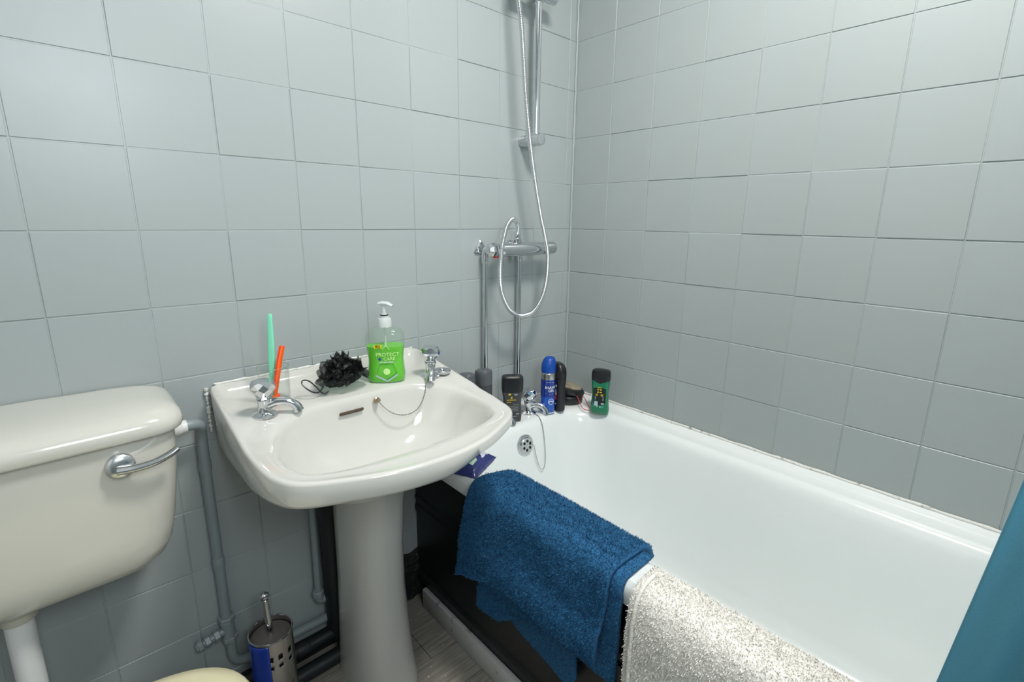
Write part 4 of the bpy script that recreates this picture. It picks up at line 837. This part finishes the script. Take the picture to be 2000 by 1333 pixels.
def patch(i0, i1, j0, j1, m, tri=False):
    V = []; Fc = []; w_ = (j1 - j0 + 1)
    for i in range(i0, i1 + 1):
        for j in range(j0, j1 + 1):
            jj = j if not tri else j0 + (j - j0) * (i - i0 + 1) / (i1 - i0 + 1)
            x, y, z = pk_pt(i, jj, 1); V.append((x, y, z + 0.0008))
    for i in range(i1 - i0):
        for j in range(j1 - j0): Fc.append([i * w_ + j, (i + 1) * w_ + j, (i + 1) * w_ + j + 1, i * w_ + j + 1])
    return obj('printed_panel', (V, Fc), m, pk, 60)
patch(14, 22, 3, 9, 'wipes_white', True); patch(5, 10, 4, 8, 'wipes_green')

# ------------------------------------------------------------------ towel and mat over the rim
def drape(path_fn, ylr, nu, nv, nseed, amp, thick):
    """sheet over the rim: path_fn(u) -> list of (x,z) from inside to hem, ylr(v)->(yl,yr)"""
    Pm = np.zeros((nu, nv, 3))
    for i in range(nu):
        u = i / (nu - 1); pth = resample(cat_rom(path_fn(u), 8), nv)
        for j in range(nv):
            v = j / (nv - 1); yl, yr = ylr(v); y = yl + (yr - yl) * u
            n1 = mnoise.noise(Vector((y * 9 + nseed, v * 4, nseed))) * amp * (0.3 + v); n2 = mnoise.noise(Vector((y * 40, v * 22, nseed * 2))) * amp * 0.25
            Pm[i, j] = (pth[j][0] - n1 - n2, y, pth[j][1] + (n2 if v < 0.4 else 0))
    du = np.gradient(Pm, axis=0); dv = np.gradient(Pm, axis=1); nn = np.cross(dv, du); nn /= np.linalg.norm(nn, axis=2, keepdims=True) + 1e-12
    if nn[nu // 2, nv // 4, 2] < 0: nn = -nn
    Q = Pm + nn * thick
    V = [tuple(p) for p in Pm.reshape(-1, 3)] + [tuple(p) for p in Q.reshape(-1, 3)]; Fc = []; g = lambda t, i, j: t * nu * nv + i * nv + j
    for t in (0, 1):
        for i in range(nu - 1):
            for j in range(nv - 1): Fc.append([g(t, i, j), g(t, i + 1, j), g(t, i + 1, j + 1), g(t, i, j + 1)])
    for i in range(nu - 1):
        for j in (0, nv - 1): Fc.append([g(0, i, j), g(0, i + 1, j), g(1, i + 1, j), g(1, i, j)])
    for j in range(nv - 1):
        for i in (0, nu - 1): Fc.append([g(0, i, j), g(0, i, j + 1), g(1, i, j + 1), g(1, i, j)])
    return (V, Fc), Q, nn
def pile(Q, nn, count, length, width, seed, lean=0.6):
    r = np.random.default_rng(seed); nu, nv, _ = Q.shape
    fu = r.random(count) * (nu - 1.001); fv = r.random(count) * (nv - 1.001); i = fu.astype(int); j = fv.astype(int); a = (fu - i)[:, None]; b = (fv - j)[:, None]
    P = Q[i, j] * (1 - a) * (1 - b) + Q[i + 1, j] * a * (1 - b) + Q[i, j + 1] * (1 - a) * b + Q[i + 1, j + 1] * a * b; Nn = nn[i, j]
    rd = r.normal(size=(count, 3)); rd /= np.linalg.norm(rd, axis=1, keepdims=True); side = np.cross(Nn, rd); side /= np.linalg.norm(side, axis=1, keepdims=True) + 1e-9
    L = length * (0.6 + 0.8 * r.random((count, 1))); tip = P + (Nn + rd * lean) * L; V = np.stack([P - side * width, P + side * width, tip + side * width * 0.5, tip - side * width * 0.5], 1).reshape(-1, 3)
    return V, [[4 * k, 4 * k + 1, 4 * k + 2, 4 * k + 3] for k in range(count)]
towel = thing('bath_towel', 'folded blue terry towel draped over the front rim of the bathtub', 'towel', (-0.70, -0.54, 0.53))
B1 = [(0.0, 0.283), (0.10, 0.305), (0.30, 0.345), (0.50, 0.366), (0.70, 0.360), (0.85, 0.360), (1.0, 0.354)]
def p1(u):
    zb = lin(u, B1); k = 0.006 * math.sin(u * 3)
    return [(-0.588, 0.508), (-0.597, 0.531), (-0.615, 0.540), (-0.655, 0.541), (-0.692, 0.539), (-0.708, 0.524), (-0.715, 0.490), (-0.722, 0.44), (-0.730 - k, (0.44 + zb) / 2), (-0.734 - k, zb)]
f1, Q1, n1 = drape(p1, lambda v: (-0.352 + 0.048 * v ** 0.8 - 0.0 + (0.020 * (0.25 - v) / 0.25 * -1 if v < 0.25 else 0), -0.756 + 0.012 * v), 60, 70, 3.0, 0.008, 0.012)
obj('top_fold', f1, 'towel', towel, 180)
B2 = [(0.0, 0.212), (0.2, 0.222), (0.40, 0.284), (0.60, 0.302), (0.8, 0.312), (1.0, 0.312)]
def p2(u): zb = lin(u, B2); return [(-0.612, 0.5315), (-0.655, 0.5325), (-0.694, 0.5305), (-0.7035, 0.515), (-0.7045, 0.49), (-0.706, 0.42), (-0.709, zb)]
f2, Q2, n2 = drape(p2, lambda v: (-0.375 + 0.018 * v, -0.772 - 0.004 * v), 50, 50, 7.0, 0.004, 0.009)
obj('middle_fold', f2, 'towel', towel, 180)
B3 = [(0.0, 0.245), (0.35, 0.215), (0.7, 0.200), (0.90, 0.186), (1.0, 0.225)]
def p3(u): zb = lin(u, B3); return [(-0.7005, 0.47), (-0.7000, 0.40), (-0.699, 0.30), (-0.698, zb)]
f3, Q3, n3 = drape(p3, lambda v: (-0.43, -0.660 - 0.01 * v), 40, 40, 11.0, 0.002, 0.006)
obj('under_fold', f3, 'towel', towel, 180)
pv = join(pile(Q1, n1, 42000, 0.0030, 0.0006, 1), pile(Q2, n2, 14000, 0.0028, 0.0006, 2), pile(Q3, n3, 6000, 0.0026, 0.0006, 3))
po = obj('pile', pv, 'towel_pile', towel, None); po['kind'] = 'stuff'
bmat = thing('bath_mat', 'cream terry bath mat hanging over the front rim near the curtain', 'bath mat', (-0.71, -1.05, 0.53))
def p4(u):
    b = 0.004 * math.sin(u * 9)
    return [(-0.640, 0.5325), (-0.655, 0.534), (-0.692, 0.5345), (-0.708, 0.522), (-0.716 - b, 0.49), (-0.722 - b, 0.42), (-0.726 - b, 0.28), (-0.728 - b, 0.12)]
f4, Q4, n4 = drape(p4, lambda v: (-0.796 - 0.02 * v, -1.30), 70, 70, 5.0, 0.005, 0.014)
obj('mat_body', f4, 'mat', bmat, 180)
po = obj('pile', pile(Q4, n4, 90000, 0.0016, 0.0008, 4, 1.4), 'mat_pile', bmat, None); po['kind'] = 'stuff'
obj('border_ridge', tube([tuple(Q4[2, j] + n4[2, j] * 0.002) for j in range(4, 69)], 0.004, 8), 'mat', bmat, 180)

# ------------------------------------------------------------------ shower curtain and its rail
cur = thing('shower_curtain', 'teal fabric shower curtain at the right end of the bathtub', 'curtain', (-0.80, -1.45, 0.25))
nu, nv = 140, 60; V = []; Fc = []
for i in range(nu):
    for j in range(nv):
        u = i / (nu - 1); v = j / (nv - 1); z = 2.02 - 1.77 * v
        ye = lin(-z, [(-2.1, -1.30), (-0.954, -1.2115), (-0.738, -1.192), (-0.2, -1.145)])
        y = ye + (-1.66 - ye) * u; fold = 0.028 * math.sin(u * 26 + 0.6 * math.sin(v * 3)) * (0.55 + 0.45 * v) + 0.010 * math.sin(u * 61 + v * 2) + 0.006 * mnoise.noise(Vector((u * 12, v * 6, 1)))
        V.append((-0.80 + fold * min(1, 0.25 + u * 4) + 0.012 * math.sin(v * 9) * (1 - u), y, z))
for i in range(nu - 1):
    for j in range(nv - 1): Fc.append([i * nv + j, (i + 1) * nv + j, (i + 1) * nv + j + 1, i * nv + j + 1])
co = obj('cloth', (V, Fc), 'curtain', cur, 180); md = co.modifiers.new('thickness', 'SOLIDIFY'); md.thickness = 0.0012
for k in range(9):
    yy = -1.33 - k * 0.04
    obj('hook_ring', tube([(-0.80 + 0.020 * math.cos(t), yy, 2.030 + 0.020 * math.sin(t)) for t in [2 * math.pi * q / 20 for q in range(21)]], 0.0016, 6), 'white_plastic', cur)
cr = obj('curtain_rail', tube([(-0.80, Y0 + 0.001, 2.040), (-0.80, -0.001, 2.040)], 0.011, 16), 'white_plastic', None)
tag(cr, 'white curtain rail above the bathtub', 'curtain rail')

# small white paint flakes on the floor by the pedestal
V = []; Fc = []
for k in range(34):
    x = random.uniform(-1.05, -0.72); y = random.uniform(-0.36, -0.05); s = random.uniform(0.001, 0.0032)
    v, f = box((x, y, 0.0007), (s, s * random.uniform(0.5, 1.2), 0.0008), rot=rotz(random.random() * 3)); n = len(V); V += v; Fc += [[i + n for i in q] for q in f]
fl = obj('paint_flakes', (V, Fc), 'white_print', None, None); tag(fl, 'tiny white paint flakes scattered on the floor by the pedestal', 'debris', kind='stuff')

for o in bpy.data.objects:
    if o.name.split('.')[0] == 'label_print': o['kind'] = 'stuff'
